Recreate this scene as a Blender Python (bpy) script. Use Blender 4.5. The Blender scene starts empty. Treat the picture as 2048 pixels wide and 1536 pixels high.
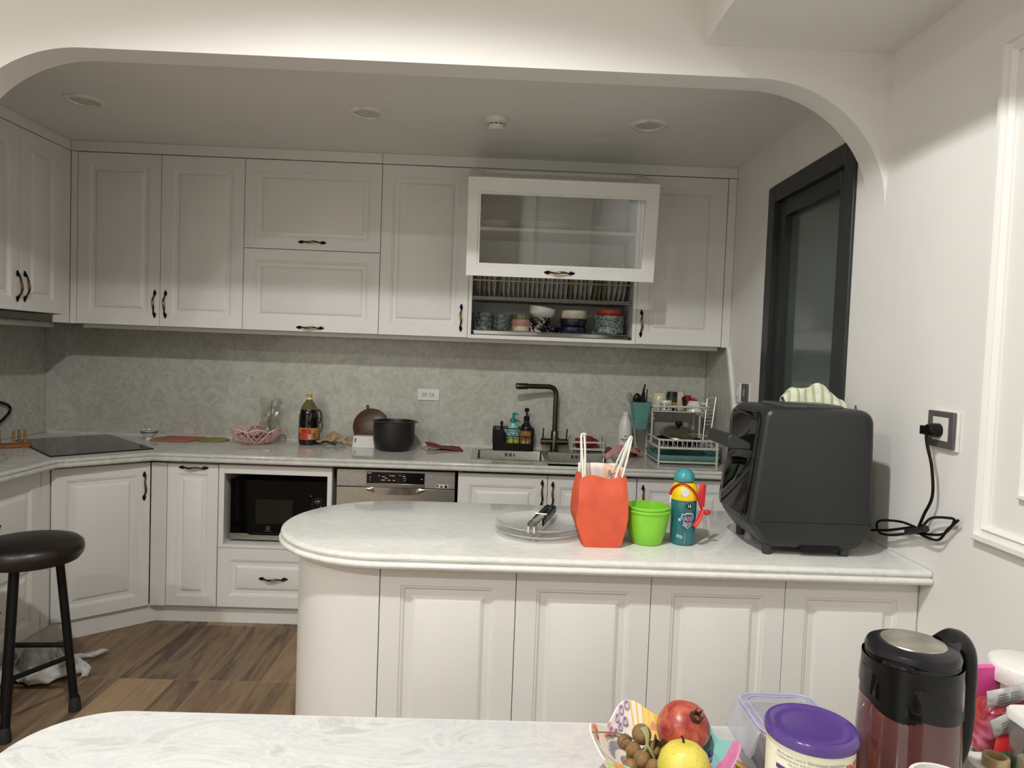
import bpy, bmesh, math, random
from mathutils import Vector, Matrix, noise as mnoise
from math import sin, cos, pi, atan2, sqrt, radians

C = bpy.context.scene.collection
SC = bpy.context.scene
random.seed(7)

# ------------------------------------------------------------------ camera, world, lights, exposure
FPX = 1403.04
cam_d = bpy.data.cameras.new('camera')
cam_d.sensor_fit = 'HORIZONTAL'; cam_d.sensor_width = 36.0
cam_d.lens = FPX / 2048.0 * 36.0
cam_d.clip_start = 0.02; cam_d.clip_end = 60
cam = bpy.data.objects.new('camera', cam_d); C.objects.link(cam)
YAW, PITCH, ROLL = 0.0207, 0.0427, 0.0369
_F = Vector((sin(YAW) * cos(PITCH), cos(YAW) * cos(PITCH), -sin(PITCH)))
_R = Vector((cos(YAW), -sin(YAW), 0)); _U = _R.cross(_F)
_R2 = cos(ROLL) * _R + sin(ROLL) * _U; _U2 = -sin(ROLL) * _R + cos(ROLL) * _U
cam.matrix_world = Matrix(((_R2.x, _U2.x, -_F.x, -1.2379), (_R2.y, _U2.y, -_F.y, -4.1265), (_R2.z, _U2.z, -_F.z, 1.4367), (0, 0, 0, 1)))
SC.camera = cam

w = bpy.data.worlds.new('night'); SC.world = w; w.use_nodes = True
w.node_tree.nodes['Background'].inputs[0].default_value = (0.10, 0.115, 0.11, 1)
w.node_tree.nodes['Background'].inputs[1].default_value = 0.25

SC.view_settings.view_transform = 'Standard'; SC.view_settings.look = 'None'
SC.view_settings.gamma = 1.0; SC.view_settings.exposure = 0.0
SC.view_settings.use_curve_mapping = False

CEIL = 3.08
LIGHTS = [  # kind, x, y, z, watts: the living room's ceiling downlights
    ('SPOT', -1.60, -3.50, 3.05, 172),
    ('AREA', -3.40, -5.30, 3.07, 60),
    ('AREA', -2.20, -5.40, 3.07, 24),
    ('POINT', -3.60, -3.60, 3.02, 9),
]
for kind, lx, ly, lz, wt in LIGHTS:
    ld = bpy.data.lights.new('ceiling_light', kind)
    ld.energy = wt; ld.color = (1.0, 1.0, 0.99)
    if kind == 'AREA': ld.shape = 'DISK'; ld.size = 0.12; ld.spread = radians(170)
    else: ld.shadow_soft_size = 0.05
    if kind == 'SPOT': ld.spot_size = radians(146); ld.spot_blend = 0.2
    lo = bpy.data.objects.new('ceiling_light', ld); C.objects.link(lo); lo.location = (lx, ly, lz)

# ------------------------------------------------------------------ helpers
def lin(c):
    def f(u):
        u /= 255.0
        return u / 12.92 if u <= 0.04045 else ((u + 0.055) / 1.055) ** 2.4
    return (f(c[0]), f(c[1]), f(c[2]), 1.0)

class NT:
    """small node-tree writer"""
    def __init__(s, name):
        s.m = bpy.data.materials.new(name); s.m.use_nodes = True
        s.t = s.m.node_tree; s.n = s.t.nodes; s.l = s.t.links
        s.b = s.n['Principled BSDF']; s.out = s.n['Material Output']
    def new(s, typ, **kw):
        n = s.n.new(typ)
        for k, v in kw.items():
            if k in n.inputs: n.inputs[k].default_value = v
            else: setattr(n, k, v)
        return n
    def link(s, a, b): s.l.new(a, b)
    def coord(s, kind='Object', scale=(1, 1, 1), rot=(0, 0, 0), loc=(0, 0, 0)):
        tc = s.new('ShaderNodeTexCoord'); mp = s.new('ShaderNodeMapping')
        mp.inputs['Scale'].default_value = scale; mp.inputs['Rotation'].default_value = rot; mp.inputs['Location'].default_value = loc
        s.link(tc.outputs[kind], mp.inputs['Vector']); return mp.outputs['Vector']
    def noise(s, vec, scale=5, detail=3, rough=0.5, dist=0.0):
        n = s.new('ShaderNodeTexNoise'); n.inputs['Scale'].default_value = scale; n.inputs['Detail'].default_value = detail
        n.inputs['Roughness'].default_value = rough; n.inputs['Distortion'].default_value = dist
        if vec is not None: s.link(vec, n.inputs['Vector'])
        return n.outputs['Fac']
    def ramp(s, fac, stops, interp='LINEAR'):
        r = s.new('ShaderNodeValToRGB'); e = r.color_ramp.elements; r.color_ramp.interpolation = interp
        while len(e) < len(stops): e.new(0.5)
        for i, (p, c) in enumerate(stops):
            e[i].position = p; e[i].color = lin(c) if len(c) == 3 else c
        s.link(fac, r.inputs['Fac']); return r.outputs['Color']
    def mix(s, fac, a, b, mode='MIX'):
        m = s.new('ShaderNodeMix'); m.data_type = 'RGBA'; m.blend_type = mode
        for sock, v in ((m.inputs[0], fac), (m.inputs[6], a), (m.inputs[7], b)):
            if hasattr(v, 'is_output'): s.link(v, sock)
            elif isinstance(v, tuple): sock.default_value = lin(v) if len(v) == 3 else v
            else: sock.default_value = v
        return m.outputs[2]
    def math(s, op, a, b=0.0):
        m = s.new('ShaderNodeMath'); m.operation = op
        for i, v in enumerate((a, b)):
            if hasattr(v, 'is_output'): s.link(v, m.inputs[i])
            else: m.inputs[i].default_value = v
        return m.outputs[0]
    def sep(s, vec):
        x = s.new('ShaderNodeSeparateXYZ'); s.link(vec, x.inputs[0]); return x.outputs
    def bump(s, h, strength=0.2, dist=0.01):
        b = s.new('ShaderNodeBump'); b.inputs['Strength'].default_value = strength; b.inputs['Distance'].default_value = dist
        s.link(h, b.inputs['Height']); s.link(b.outputs[0], s.b.inputs['Normal'])
    def set(s, **kw):
        names = dict(col='Base Color', rough='Roughness', metal='Metallic', spec='Specular IOR Level', trans='Transmission Weight',
                     ior='IOR', coat='Coat Weight', coatr='Coat Roughness', sheen='Sheen Weight', sub='Subsurface Weight', alpha='Alpha')
        for k, v in kw.items():
            sock = s.b.inputs[names[k]]
            if hasattr(v, 'is_output'): s.link(v, sock)
            elif isinstance(v, tuple): sock.default_value = lin(v)
            else: sock.default_value = v
        return s

def M(name, col, rough=0.5, metal=0.0, var=0.06, nscale=30, bump=0.0, **kw):
    """plain paint / plastic / metal with a slight procedural mottle"""
    t = NT(name); v = t.coord()
    f = t.noise(v, nscale, 3)
    dark = tuple(max(0, c * (1 - var)) for c in col); light = tuple(min(255, c * (1 + var)) for c in col)
    t.set(col=t.ramp(f, [(0.3, dark), (0.7, light)]), rough=rough, metal=metal, **kw)
    if bump: t.bump(f, bump, 0.004)
    return t.m

def thin_glass(name, tint=(235, 242, 240), refl=1.0, rough=0.02, body=0.0, bodycol=(200, 200, 200)):
    """clear sheet: see-through, mirrors at grazing angles, optional milky body"""
    t = NT(name); t.n.remove(t.b)
    tr = t.new('ShaderNodeBsdfTransparent'); tr.inputs[0].default_value = lin(tint)
    gl = t.new('ShaderNodeBsdfGlossy'); gl.inputs['Roughness'].default_value = rough
    lw = t.new('ShaderNodeLayerWeight'); lw.inputs[0].default_value = 0.5
    fac = t.math('MULTIPLY', t.math('ADD', t.math('MULTIPLY', t.math('POWER', lw.outputs['Facing'], 5.0), 0.6), 0.04), refl)
    base = tr.outputs[0]
    if body > 0:
        df = t.new('ShaderNodeBsdfDiffuse'); nz = t.noise(t.coord(), 40, 2)
        t.link(t.ramp(nz, [(0.3, bodycol), (0.7, tuple(min(255, c * 1.08) for c in bodycol))]), df.inputs[0])
        mb = t.new('ShaderNodeMixShader'); mb.inputs[0].default_value = body
        t.link(base, mb.inputs[1]); t.link(df.outputs[0], mb.inputs[2]); base = mb.outputs[0]
    mx = t.new('ShaderNodeMixShader'); t.link(fac, mx.inputs[0]); t.link(base, mx.inputs[1]); t.link(gl.outputs[0], mx.inputs[2])
    t.link(mx.outputs[0], t.out.inputs[0]); return t.m

# ---- mesh builder
def smooth_path(pts, n=8, closed=False):
    P = [Vector(p) for p in pts]; out = []; N = len(P)
    rng = range(N if closed else N - 1)
    for i in rng:
        p1, p2 = P[i], P[(i + 1) % N]
        p0 = P[i - 1] if (i > 0 or closed) else p1; p3 = P[(i + 2) % N] if (i + 2 < N or closed) else p2
        for k in range(n):
            t = k / n
            out.append(0.5 * ((2 * p1) + (p2 - p0) * t + (2 * p0 - 5 * p1 + 4 * p2 - p3) * t * t + (3 * p1 - p0 - 3 * p2 + p3) * t ** 3))
    if not closed: out.append(P[-1])
    return out

class G:
    def __init__(s): s.v = []; s.f = []
    def add(s, v, f):
        o = len(s.v); s.v += [Vector(p) for p in v]; s.f += [[i + o for i in a] for a in f]; return s
    def merge(s, g, mat=None):
        return s.add([mat @ p for p in g.v] if mat else g.v, g.f)
    def xf(s, mat): s.v = [mat @ p for p in s.v]; return s
    def move(s, x, y, z): return s.xf(Matrix.Translation((x, y, z)))
    def rot(s, ang, ax='Z'): return s.xf(Matrix.Rotation(ang, 4, ax))
    def box(s, x0, x1, y0, y1, z0, z1):
        v = [(x, y, z) for z in (z0, z1) for y in (y0, y1) for x in (x0, x1)]
        return s.add(v, [[0, 2, 3, 1], [4, 5, 7, 6], [0, 1, 5, 4], [2, 6, 7, 3], [0, 4, 6, 2], [1, 3, 7, 5]])
    def loft(s, rings, cap0=True, cap1=True, closed=True):
        n = len(rings[0]); v = [p for r in rings for p in r]; f = []
        for i in range(len(rings) - 1):
            for k in range(n if closed else n - 1):
                a = i * n + k; b = i * n + (k + 1) % n
                f.append([a, b, b + n, a + n])
        if cap0: f.append(list(range(n))[::-1])
        if cap1: f.append([(len(rings) - 1) * n + k for k in range(n)])
        return s.add(v, f)
    def lathe(s, prof, n=32, c=(0, 0, 0), sx=1.0, sy=1.0, warp=None):
        """prof: (r, z) list; r = 0 ends close to a point"""
        v = []; idx = []
        for r, z in prof:
            if r <= 1e-6:
                idx.append([len(v)]); v.append((c[0], c[1], c[2] + z))
            else:
                row = []
                for k in range(n):
                    a = 2 * pi * k / n; rr, zz = (r, z) if warp is None else warp(r, z, a)
                    row.append(len(v)); v.append((c[0] + rr * cos(a) * sx, c[1] + rr * sin(a) * sy, c[2] + zz))
                idx.append(row)
        f = []
        for a, b in zip(idx, idx[1:]):
            if len(a) == 1 and len(b) == 1: continue
            for k in range(n):
                k2 = (k + 1) % n
                if len(a) == 1: f.append([a[0], b[k], b[k2]])
                elif len(b) == 1: f.append([a[k], a[k2], b[0]])
                else: f.append([a[k], a[k2], b[k2], b[k]])
        return s.add(v, f)
    def tube(s, pts, r, n=10, caps=True, flat=1.0, closed=False):
        P = [Vector(p) for p in pts]; N = len(P); R = r if isinstance(r, (list, tuple)) else [r] * N
        rings = []; up = None
        for i in range(N):
            if closed: t = P[(i + 1) % N] - P[i - 1]
            else: t = P[min(i + 1, N - 1)] - P[max(i - 1, 0)]
            t = t.normalized() if t.length > 1e-9 else Vector((0, 0, 1))
            if up is None:
                up = Vector((0, 0, 1)) if abs(t.z) < 0.9 else Vector((0, 1, 0))
            sd = t.cross(up)
            if sd.length < 1e-6: sd = t.orthogonal()
            sd.normalize(); up = sd.cross(t).normalized()
            rings.append([P[i] + (sd * cos(2 * pi * k / n) + up * sin(2 * pi * k / n) * flat) * R[i] for k in range(n)])
        if closed: rings.append(rings[0])
        return s.loft(rings, caps and not closed, caps and not closed)
    def bar(s, a, b, r, n=8): return s.tube([a, b], r, n)
    def prism(s, poly, z0, z1):
        return s.loft([[(x, y, z0) for x, y in poly], [(x, y, z1) for x, y in poly]])
    def ball(s, c, r, n=16, m=10):
        rx, ry, rz = r if isinstance(r, (tuple, list)) else (r, r, r)
        g = G().lathe([(sin(pi * i / m), -cos(pi * i / m)) for i in range(m + 1)], n)
        return s.add([(c[0] + p.x * rx, c[1] + p.y * ry, c[2] + p.z * rz) for p in g.v], g.f)
    def grid(s, fn, nu, nv):
        v = [fn(i / nu, j / nv) for j in range(nv + 1) for i in range(nu + 1)]
        f = [[j * (nu + 1) + i, j * (nu + 1) + i + 1, (j + 1) * (nu + 1) + i + 1, (j + 1) * (nu + 1) + i] for j in range(nv) for i in range(nu)]
        return s.add(v, f)

def rrect(w, d, r, n=5, cx=0, cy=0):
    pts = []
    for qx, qy, a0 in ((1, 1, 0), (-1, 1, pi / 2), (-1, -1, pi), (1, -1, 1.5 * pi)):
        for k in range(n + 1):
            a = a0 + pi / 2 * k / n
            pts.append((cx + qx * (w / 2 - r) + r * cos(a), cy + qy * (d / 2 - r) + r * sin(a)))
    return pts

def rbox(w, d, h, r, e=0.004, n=5):
    """box with rounded plan corners and eased top/bottom edges, base centre at origin"""
    rings = []
    for ins, z in ((e, 0), (0, e), (0, h - e), (e, h)):
        rings.append([(x, y, z) for x, y in rrect(w - 2 * ins, d - 2 * ins, max(r - ins, 0.0005), n)])
    return G().loft(rings)

def obj(name, g, mat, parent=None, loc=(0, 0, 0), rotz=0.0, smooth=True, ang=38, bevel=0, seg=2, subsurf=0, solid=0, normals=True, rot=None):
    me = bpy.data.meshes.new(name); me.from_pydata([tuple(p) for p in g.v], [], g.f)
    if normals:
        bm = bmesh.new(); bm.from_mesh(me)
        bmesh.ops.remove_doubles(bm, verts=bm.verts, dist=1e-6)
        bmesh.ops.recalc_face_normals(bm, faces=bm.faces); bm.to_mesh(me); bm.free()
    me.materials.append(mat)
    if smooth:
        me.polygons.foreach_set('use_smooth', [True] * len(me.polygons)); me.set_sharp_from_angle(angle=radians(ang))
    o = bpy.data.objects.new(name, me); C.objects.link(o)
    o.location = loc; o.rotation_euler = rot if rot else (0, 0, rotz)
    if parent: o.parent = parent
    if solid:
        md = o.modifiers.new('thickness', 'SOLIDIFY'); md.thickness = solid; md.offset = 0
    if bevel:
        md = o.modifiers.new('edge', 'BEVEL'); md.width = bevel; md.segments = seg; md.limit_method = 'ANGLE'; md.angle_limit = radians(35)
    if subsurf:
        md = o.modifiers.new('smooth', 'SUBSURF'); md.levels = subsurf; md.render_levels = subsurf
    return o

def tag(o, label, cat, group=None):
    o['label'] = label; o['category'] = cat
    if group: o['group'] = group
    return o
def thing(name, label, cat, loc=(0, 0, 0), rotz=0.0, group=None, rot=None):
    o = bpy.data.objects.new(name, None); C.objects.link(o); o.empty_display_size = 0.05
    o.location = loc; o.rotation_euler = rot if rot else (0, 0, rotz)
    return tag(o, label, cat, group)
def single(name, label, cat, g, mat, loc=(0, 0, 0), rotz=0.0, group=None, **kw):
    return tag(obj(name, g, mat, None, loc, rotz, **kw), label, cat, group)
def struct(name, g, mat, parent=None, **kw):
    o = obj(name, g, mat, parent, **kw); o['kind'] = 'structure'; return o
def copy_thing(src, loc=None, label=None, rot=None, scale=None):
    c = src.copy(); C.objects.link(c)
    if loc is not None: c.location = loc
    if rot is not None: c.rotation_euler = rot
    if scale is not None: c.scale = scale
    if label: c['label'] = label
    for ch in list(src.children):
        d = ch.copy(); C.objects.link(d); d.parent = c
        for gc in list(ch.children):
            e = gc.copy(); C.objects.link(e); e.parent = d
    return c

def text_g(body, size, wrap_r=None, a0=0.0, z0=0.0, off=0.0006, align='CENTER', bold=0.0, squash=1.0):
    """lettering in the XZ plane facing -Y (or wrapped round a cylinder of radius wrap_r about Z, centred on angle a0)"""
    cu = bpy.data.curves.new('lettering', 'FONT'); cu.body = body; cu.size = size; cu.align_x = align; cu.align_y = 'CENTER'; cu.offset = bold
    cu.resolution_u = 3
    to = bpy.data.objects.new('lettering', cu); C.objects.link(to)
    dg = bpy.context.evaluated_depsgraph_get(); dg.update()
    me = bpy.data.meshes.new_from_object(to.evaluated_get(dg))
    g = G(); vs = []
    for p in me.vertices:
        x, z = p.co.x * squash, p.co.y
        if wrap_r is None: vs.append((x, -off, z + z0))
        else:
            a = a0 + x / wrap_r; vs.append(((wrap_r + off) * cos(a), (wrap_r + off) * sin(a), z0 + z))
    g.add(vs, [list(p.vertices) for p in me.polygons])
    bpy.data.objects.remove(to); bpy.data.curves.remove(cu); bpy.data.meshes.remove(me)
    return g
def patch(wrap_r, a0, a1, z0, z1, off=0.0005, n=16):
    """label patch round a cylinder about Z"""
    return G().grid(lambda u, v: ((wrap_r + off) * cos(a0 + (a1 - a0) * u), (wrap_r + off) * sin(a0 + (a1 - a0) * u), z0 + (z1 - z0) * v), n, 1)
def bead(pts2, wrap_r, off):   # flat polygon (x along arc from -pi/2, z) laid round a cylinder
    return [((wrap_r + off) * cos(-pi / 2 + x / wrap_r), (wrap_r + off) * sin(-pi / 2 + x / wrap_r), z) for x, z in pts2]
def rumple(g, amp, scale, seed=0.0, axis=None):
    out = []
    for p in g.v:
        d = mnoise.noise_vector(Vector((p.x * scale + seed, p.y * scale - seed, p.z * scale)))
        out.append(p + (d * amp if axis is None else Vector(axis) * d.x * amp))
    g.v = out; return g

# ------------------------------------------------------------------ materials
def wall_mat(name, col):
    t = NT(name); v = t.coord(); f = t.noise(v, 3, 3)
    t.set(col=t.ramp(f, [(0.3, tuple(c * 0.985 for c in col)), (0.7, col)]), rough=0.75, spec=0.25)
    t.bump(t.noise(v, 220, 2), 0.03, 0.002); return t.m
WALL = wall_mat('wall_paint', (236, 234, 229))
CEILM = wall_mat('ceiling_paint', (240, 238, 233))
LACQ = M('white_lacquer', (229, 227, 222), 0.38, var=0.012, nscale=4, spec=0.4)
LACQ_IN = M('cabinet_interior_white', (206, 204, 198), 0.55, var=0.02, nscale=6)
BLACK_GAP = M('dark_recess', (16, 16, 16), 0.8)

def stone(name, base, dark, light, veincol, vein=0.5, rough=0.14, scale=1.0, streak=(1, 1, 1)):
    t = NT(name); v = t.coord('Object', streak)
    warp = t.noise(v, 3.2 * scale, 3)
    n1 = t.noise(v, 14 * scale, 5, 0.62, 1.4)
    n2 = t.noise(v, 46 * scale, 3, 0.6, 0.8)
    c1 = t.ramp(n1, [(0.36, dark), (0.5, base), (0.64, light)])
    c2 = t.mix(t.ramp(n2, [(0.42, (0, 0, 0)), (0.7, (110, 110, 110))]), c1, light)
    vor = t.new('ShaderNodeTexVoronoi'); vor.feature = 'DISTANCE_TO_EDGE'; vor.inputs['Scale'].default_value = 3.6 * scale
    off = t.new('ShaderNodeVectorMath'); off.operation = 'MULTIPLY_ADD'
    nv = t.new('ShaderNodeTexNoise'); nv.inputs['Scale'].default_value = 4.5 * scale; nv.inputs['Detail'].default_value = 5; t.link(v, nv.inputs['Vector'])
    t.link(nv.outputs['Color'], off.inputs[0]); off.inputs[1].default_value = (0.7, 0.7, 0.7); t.link(v, off.inputs[2])
    t.link(off.outputs[0], vor.inputs['Vector'])
    ln = t.ramp(vor.outputs['Distance'], [(0.0, (255, 255, 255)), (0.022, (0, 0, 0))])
    patchy = t.ramp(t.noise(v, 2.3 * scale, 2), [(0.5, (0, 0, 0)), (0.68, (255, 255, 255))])
    fac = t.math('MULTIPLY', t.math('MULTIPLY', ln, patchy), vein)
    t.set(col=t.mix(fac, c2, veincol), rough=rough, spec=0.5)
    return t.m
QUARTZ = stone('white_quartz', (226, 226, 219), (218, 218, 211), (233, 232, 226), (242, 241, 236), 0.5, 0.09, 1.3, (1, 2.2, 1))
QUARTZ_GREY = stone('pale_grey_quartz', (206, 205, 197), (197, 196, 188), (215, 214, 206), (230, 228, 221), 0.5, 0.07, 1.3)
SPLASH = stone('grey_green_stone', (186, 186, 175), (174, 174, 163), (196, 196, 185), (220, 218, 209), 0.7, 0.16, 1.25)

def table_mat():
    t = NT('marbled_table_top'); v = t.coord('Object', (1, 2.0, 1), (0, 0, 0.25))
    n1 = t.noise(v, 4.5, 6, 0.62, 1.6); n2 = t.noise(v, 7.5, 4, 0.6, 1.8)
    c = t.ramp(n1, [(0.36, (196, 196, 193)), (0.43, (213, 212, 208)), (0.5, (201, 204, 203)), (0.56, (217, 216, 211)), (0.64, (193, 193, 191))])
    c = t.mix(t.ramp(n2, [(0.5, (0, 0, 0)), (0.54, (130, 130, 130))], 'EASE'), c, (221, 220, 215))
    t.set(col=c, rough=0.22, spec=0.45); return t.m
TABLE = table_mat()

def floor_mat():
    t = NT('wood_look_floor_tile'); tc = t.new('ShaderNodeTexCoord'); xyz = t.sep(tc.outputs['Object'])
    px = t.math('DIVIDE', t.math('ADD', xyz[0], 2.445), 0.1188)
    row = t.math('FLOOR', t.math('DIVIDE', t.math('ADD', xyz[1], 1.172), 0.594))
    cid = t.math('ADD', t.math('FLOOR', px), t.math('MULTIPLY', row, 17.31))
    wn = t.new('ShaderNodeTexWhiteNoise'); wn.noise_dimensions = '1D'; t.link(cid, wn.inputs['W'])
    # grain: noise stretched along the planks, shifted per plank
    cmb = t.new('ShaderNodeCombineXYZ')
    t.link(t.math('MULTIPLY', xyz[0], 17), cmb.inputs[0]); t.link(t.math('ADD', t.math('MULTIPLY', xyz[1], 2.0), t.math('MULTIPLY', xyz[0], 3.2)), cmb.inputs[1]); t.link(t.math('MULTIPLY', cid, 3.7), cmb.inputs[2])
    g1 = t.noise(cmb.outputs[0], 1.0, 5, 0.6, 1.2)
    cmb2 = t.new('ShaderNodeCombineXYZ')
    t.link(t.math('MULTIPLY', xyz[0], 90), cmb2.inputs[0]); t.link(t.math('MULTIPLY', xyz[1], 5), cmb2.inputs[1]); t.link(cid, cmb2.inputs[2])
    g2 = t.noise(cmb2.outputs[0], 1.0, 3)
    base = t.ramp(wn.outputs['Value'], [(0.0, (76, 60, 52)), (0.22, (96, 76, 62)), (0.45, (136, 110, 82)), (0.6, (86, 68, 58)), (0.8, (164, 136, 100)), (1.0, (104, 84, 66))])
    c = t.mix(t.ramp(g1, [(0.38, (0, 0, 0)), (0.60, (185, 185, 185))]), base, (172, 144, 106))
    c = t.mix(t.ramp(g2, [(0.45, (0, 0, 0)), (0.7, (120, 120, 120))]), c, (74, 56, 42))
    ed = t.math('GREATER_THAN', t.math('ABSOLUTE', t.math('SUBTRACT', t.math('FRACT', px), 0.5)), 0.488)
    c = t.mix(t.math('MULTIPLY', ed, 0.55), c, (70, 54, 44))
    # grout joints between the square tiles
    fx = t.math('FRACT', t.math('DIVIDE', t.math('ADD', xyz[0], 2.445), 0.594)); fy = t.math('FRACT', t.math('DIVIDE', t.math('ADD', xyz[1], 1.172), 0.594))
    jx = t.math('GREATER_THAN', t.math('ABSOLUTE', t.math('SUBTRACT', fx, 0.5)), 0.4975); jy = t.math('GREATER_THAN', t.math('ABSOLUTE', t.math('SUBTRACT', fy, 0.5)), 0.4975)
    j = t.math('MAXIMUM', jx, jy)
    t.set(col=t.mix(t.math('MULTIPLY', j, 0.75), c, (168, 144, 114)), rough=0.42, spec=0.4); return t.m
FLOOR = floor_mat()

STEEL = M('brushed_steel', (186, 184, 178), 0.3, 1.0, 0.05, 90)
STEEL_DARK = M('steel_in_shade', (150, 148, 142), 0.26, 1.0, 0.05, 60)  # darker copy of the brushed steel, shade put into its colour
CHROME = M('polished_chrome', (215, 214, 210), 0.12, 1.0, 0.02)
GUNMETAL = M('gunmetal_tap', (92, 86, 74), 0.28, 1.0, 0.08, 60)
BLACKP = M('black_plastic', (13, 13, 13), 0.32, var=0.1, spec=0.28)
BLACKM = M('matt_black_metal', (16, 15, 14), 0.5, 0.2, var=0.1, spec=0.3)
CHAR = M('charcoal_oven_shell', (47, 49, 49), 0.42, 0.25, var=0.05, nscale=300)
BLACKG = M('glossy_black_glass', (7, 7, 8), 0.05, var=0.1, spec=0.4)
WINF = M('anthracite_window_frame', (52, 54, 54), 0.4, 0.2, var=0.05)
WHITEP = M('white_plastic', (228, 226, 220), 0.35, var=0.015)
WHITEC = M('white_ceramic', (226, 223, 214), 0.15, var=0.015)
GREYW = M('white_enamelled_wire', (198, 197, 188), 0.35, var=0.03)
TEAL = M('teal_plastic', (92, 140, 134), 0.4, var=0.05)
GLASS = thin_glass('cabinet_glass', (246, 250, 248), 2.6)
def bronze():
    t = NT('antique_bronze'); v = t.coord(); x = t.sep(v)[0]
    f = t.math('ABSOLUTE', t.math('ADD', x, t.math('MULTIPLY', t.math('SUBTRACT', t.noise(v, 60, 2), 0.5), 0.02)))
    t.set(col=t.ramp(f, [(0.0, (164, 130, 74)), (0.016, (104, 76, 44)), (0.04, (58, 38, 26)), (0.065, (34, 24, 20))]), rough=0.3, metal=1.0); return t.m
BRONZE = bronze()
# ------------------------------------------------------------------ setting
ZC, ZP, ZK = 0.8826, 0.872, 2.466           # worktop, peninsula top, kitchen ceiling
YU, ZUB, ZUT = -0.378, 1.514, 2.409         # upper door face, bottom, top
YB, ZBB, ZBT = -0.58, 0.096, 0.826          # base door face, bottom, top
YA, ARCH_T, ARCH_Z = -1.844, 0.105, 2.352   # arch wall front, thickness, soffit height
XL = -3.87                                   # kitchen left wall
RX0, RY0 = -5.2, -6.6                        # far corner of the living room

struct('floor', G().box(RX0, 0, RY0, 0, -0.06, 0), FLOOR)
struct('wall_back', G().box(RX0, 0.0, 0.0, 0.1, 0, CEIL), WALL)
struct('wall_left', G().box(XL - 0.1, XL, YA + 0.02, 0, 0, CEIL), WALL)
struct('wall_left.001', G().box(RX0 - 0.1, RX0, RY0, 0, 0, CEIL), WALL)
struct('wall_front', G().box(RX0, 0, RY0 - 0.1, RY0, 0, CEIL), WALL)
struct('ceiling', G().box(RX0, 0, RY0, YA + 0.02, CEIL, CEIL + 0.08), CEILM)
struct('ceiling_kitchen', G().box(XL - 0.05, 0, YA + ARCH_T - 0.01, 0.0, ZK, ZK + 0.08), CEILM)
struct('ceiling_soffit', G().box(-0.615, 0.0, RY0, YA, 2.449, CEIL), WALL)
# right wall with the window opening
WY0, WY1, WZ0, WZ1 = -1.655, -0.860, 0.93, 2.243
g = G().box(0, 0.14, RY0, WY0, 0, CEIL).box(0, 0.14, WY1, 0.1, 0, CEIL).box(0, 0.14, WY0, WY1, 0, WZ0).box(0, 0.14, WY0, WY1, WZ1, CEIL)
struct('wall_right', g, WALL)
# arched partition between the living room and the kitchen
def arch_wall():
    g = G(); out = []; rx, rz, xl = 0.43, 0.40, -3.02
    pts = [(xl, 0.0), (xl, ARCH_Z - rz)]
    for k in range(1, 25):
        a = pi - pi / 2 * k / 24; pts.append((xl + rx + rx * cos(a), ARCH_Z - rz + rz * sin(a)))
    for k in range(0, 25):
        a = pi / 2 - pi / 2 * k / 24; pts.append((-rx + rx * cos(a), ARCH_Z - rz + rz * sin(a)))
    y0, y1 = YA, YA + ARCH_T
    for (xa, za), (xb, zb) in zip(pts, pts[1:]):          # strips up to the ceiling, and the reveal
        if abs(xb - xa) > 1e-6:
            g.add([(xa, y0, za), (xb, y0, zb), (xb, y0, CEIL), (xa, y0, CEIL)], [[0, 1, 2, 3]])
            g.add([(xa, y1, za), (xb, y1, zb), (xb, y1, CEIL), (xa, y1, CEIL)], [[3, 2, 1, 0]])
        g.add([(xa, y0, za), (xa, y1, za), (xb, y1, zb), (xb, y0, zb)], [[0, 1, 2, 3]])
    for y in (y0, y1): g.add([(RX0, y, 0), (xl, y, 0), (xl, y, CEIL), (RX0, y, CEIL)], [[0, 1, 2, 3]])
    return g
struct('wall_arch', arch_wall(), WALL, ang=30)
# window: frame, sash, pane
wf = G()
def frame_x(g, y0, y1, z0, z1, wd, x0, x1):
    g.box(x0, x1, y0, y0 + wd, z0, z1); g.box(x0, x1, y1 - wd, y1, z0, z1)
    g.box(x0, x1, y0 + wd, y1 - wd, z0, z0 + wd); g.box(x0, x1, y0 + wd, y1 - wd, z1 - wd, z1); return g
win = struct('window_1', frame_x(G(), WY0, WY1, WZ0, WZ1, 0.075, -0.012, 0.10), WINF, bevel=0.003)
sash = struct('window_sash', frame_x(G(), WY0 + 0.078, WY1 - 0.078, WZ0 + 0.078, WZ1 - 0.078, 0.07, 0.012, 0.07), WINF, win, bevel=0.003)
def night_glass():
    t = NT('dark_night_glass'); f = t.noise(t.coord(), 2, 2)
    t.set(col=t.ramp(f, [(0.3, (70, 82, 78)), (0.7, (84, 96, 92))]), rough=0.10, spec=0.9, ior=1.6); return t.m
struct('window_pane', G().box(0.045, 0.055, WY0 + 0.14, WY1 - 0.14, WZ0 + 0.14, WZ1 - 0.14), night_glass(), win)
# picture-frame mouldings on the right wall
def mould(y0, y1, z0, z1, wd=0.045, dp=0.022):
    rings = []
    for ins, x in ((0, 0), (0, -dp * 0.55), (wd * 0.12, -dp), (wd * 0.38, -dp), (wd * 0.46, -dp * 0.6), (wd * 0.7, -dp * 0.5), (wd * 0.8, -dp * 0.75), (wd, -dp * 0.3), (wd, 0)):
        rings.append([(x, y0 + ins, z0 + ins), (x, y1 - ins, z0 + ins), (x, y1 - ins, z1 - ins), (x, y0 + ins, z1 - ins)])
    return G().loft(rings, False, False)
struct('trim_1', mould(-4.6, -2.375, 1.008, 2.26), WALL, ang=20)
struct('trim_2', mould(-4.45, -2.515, 1.14, 2.12, 0.03, 0.015), WALL, ang=20)
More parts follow.
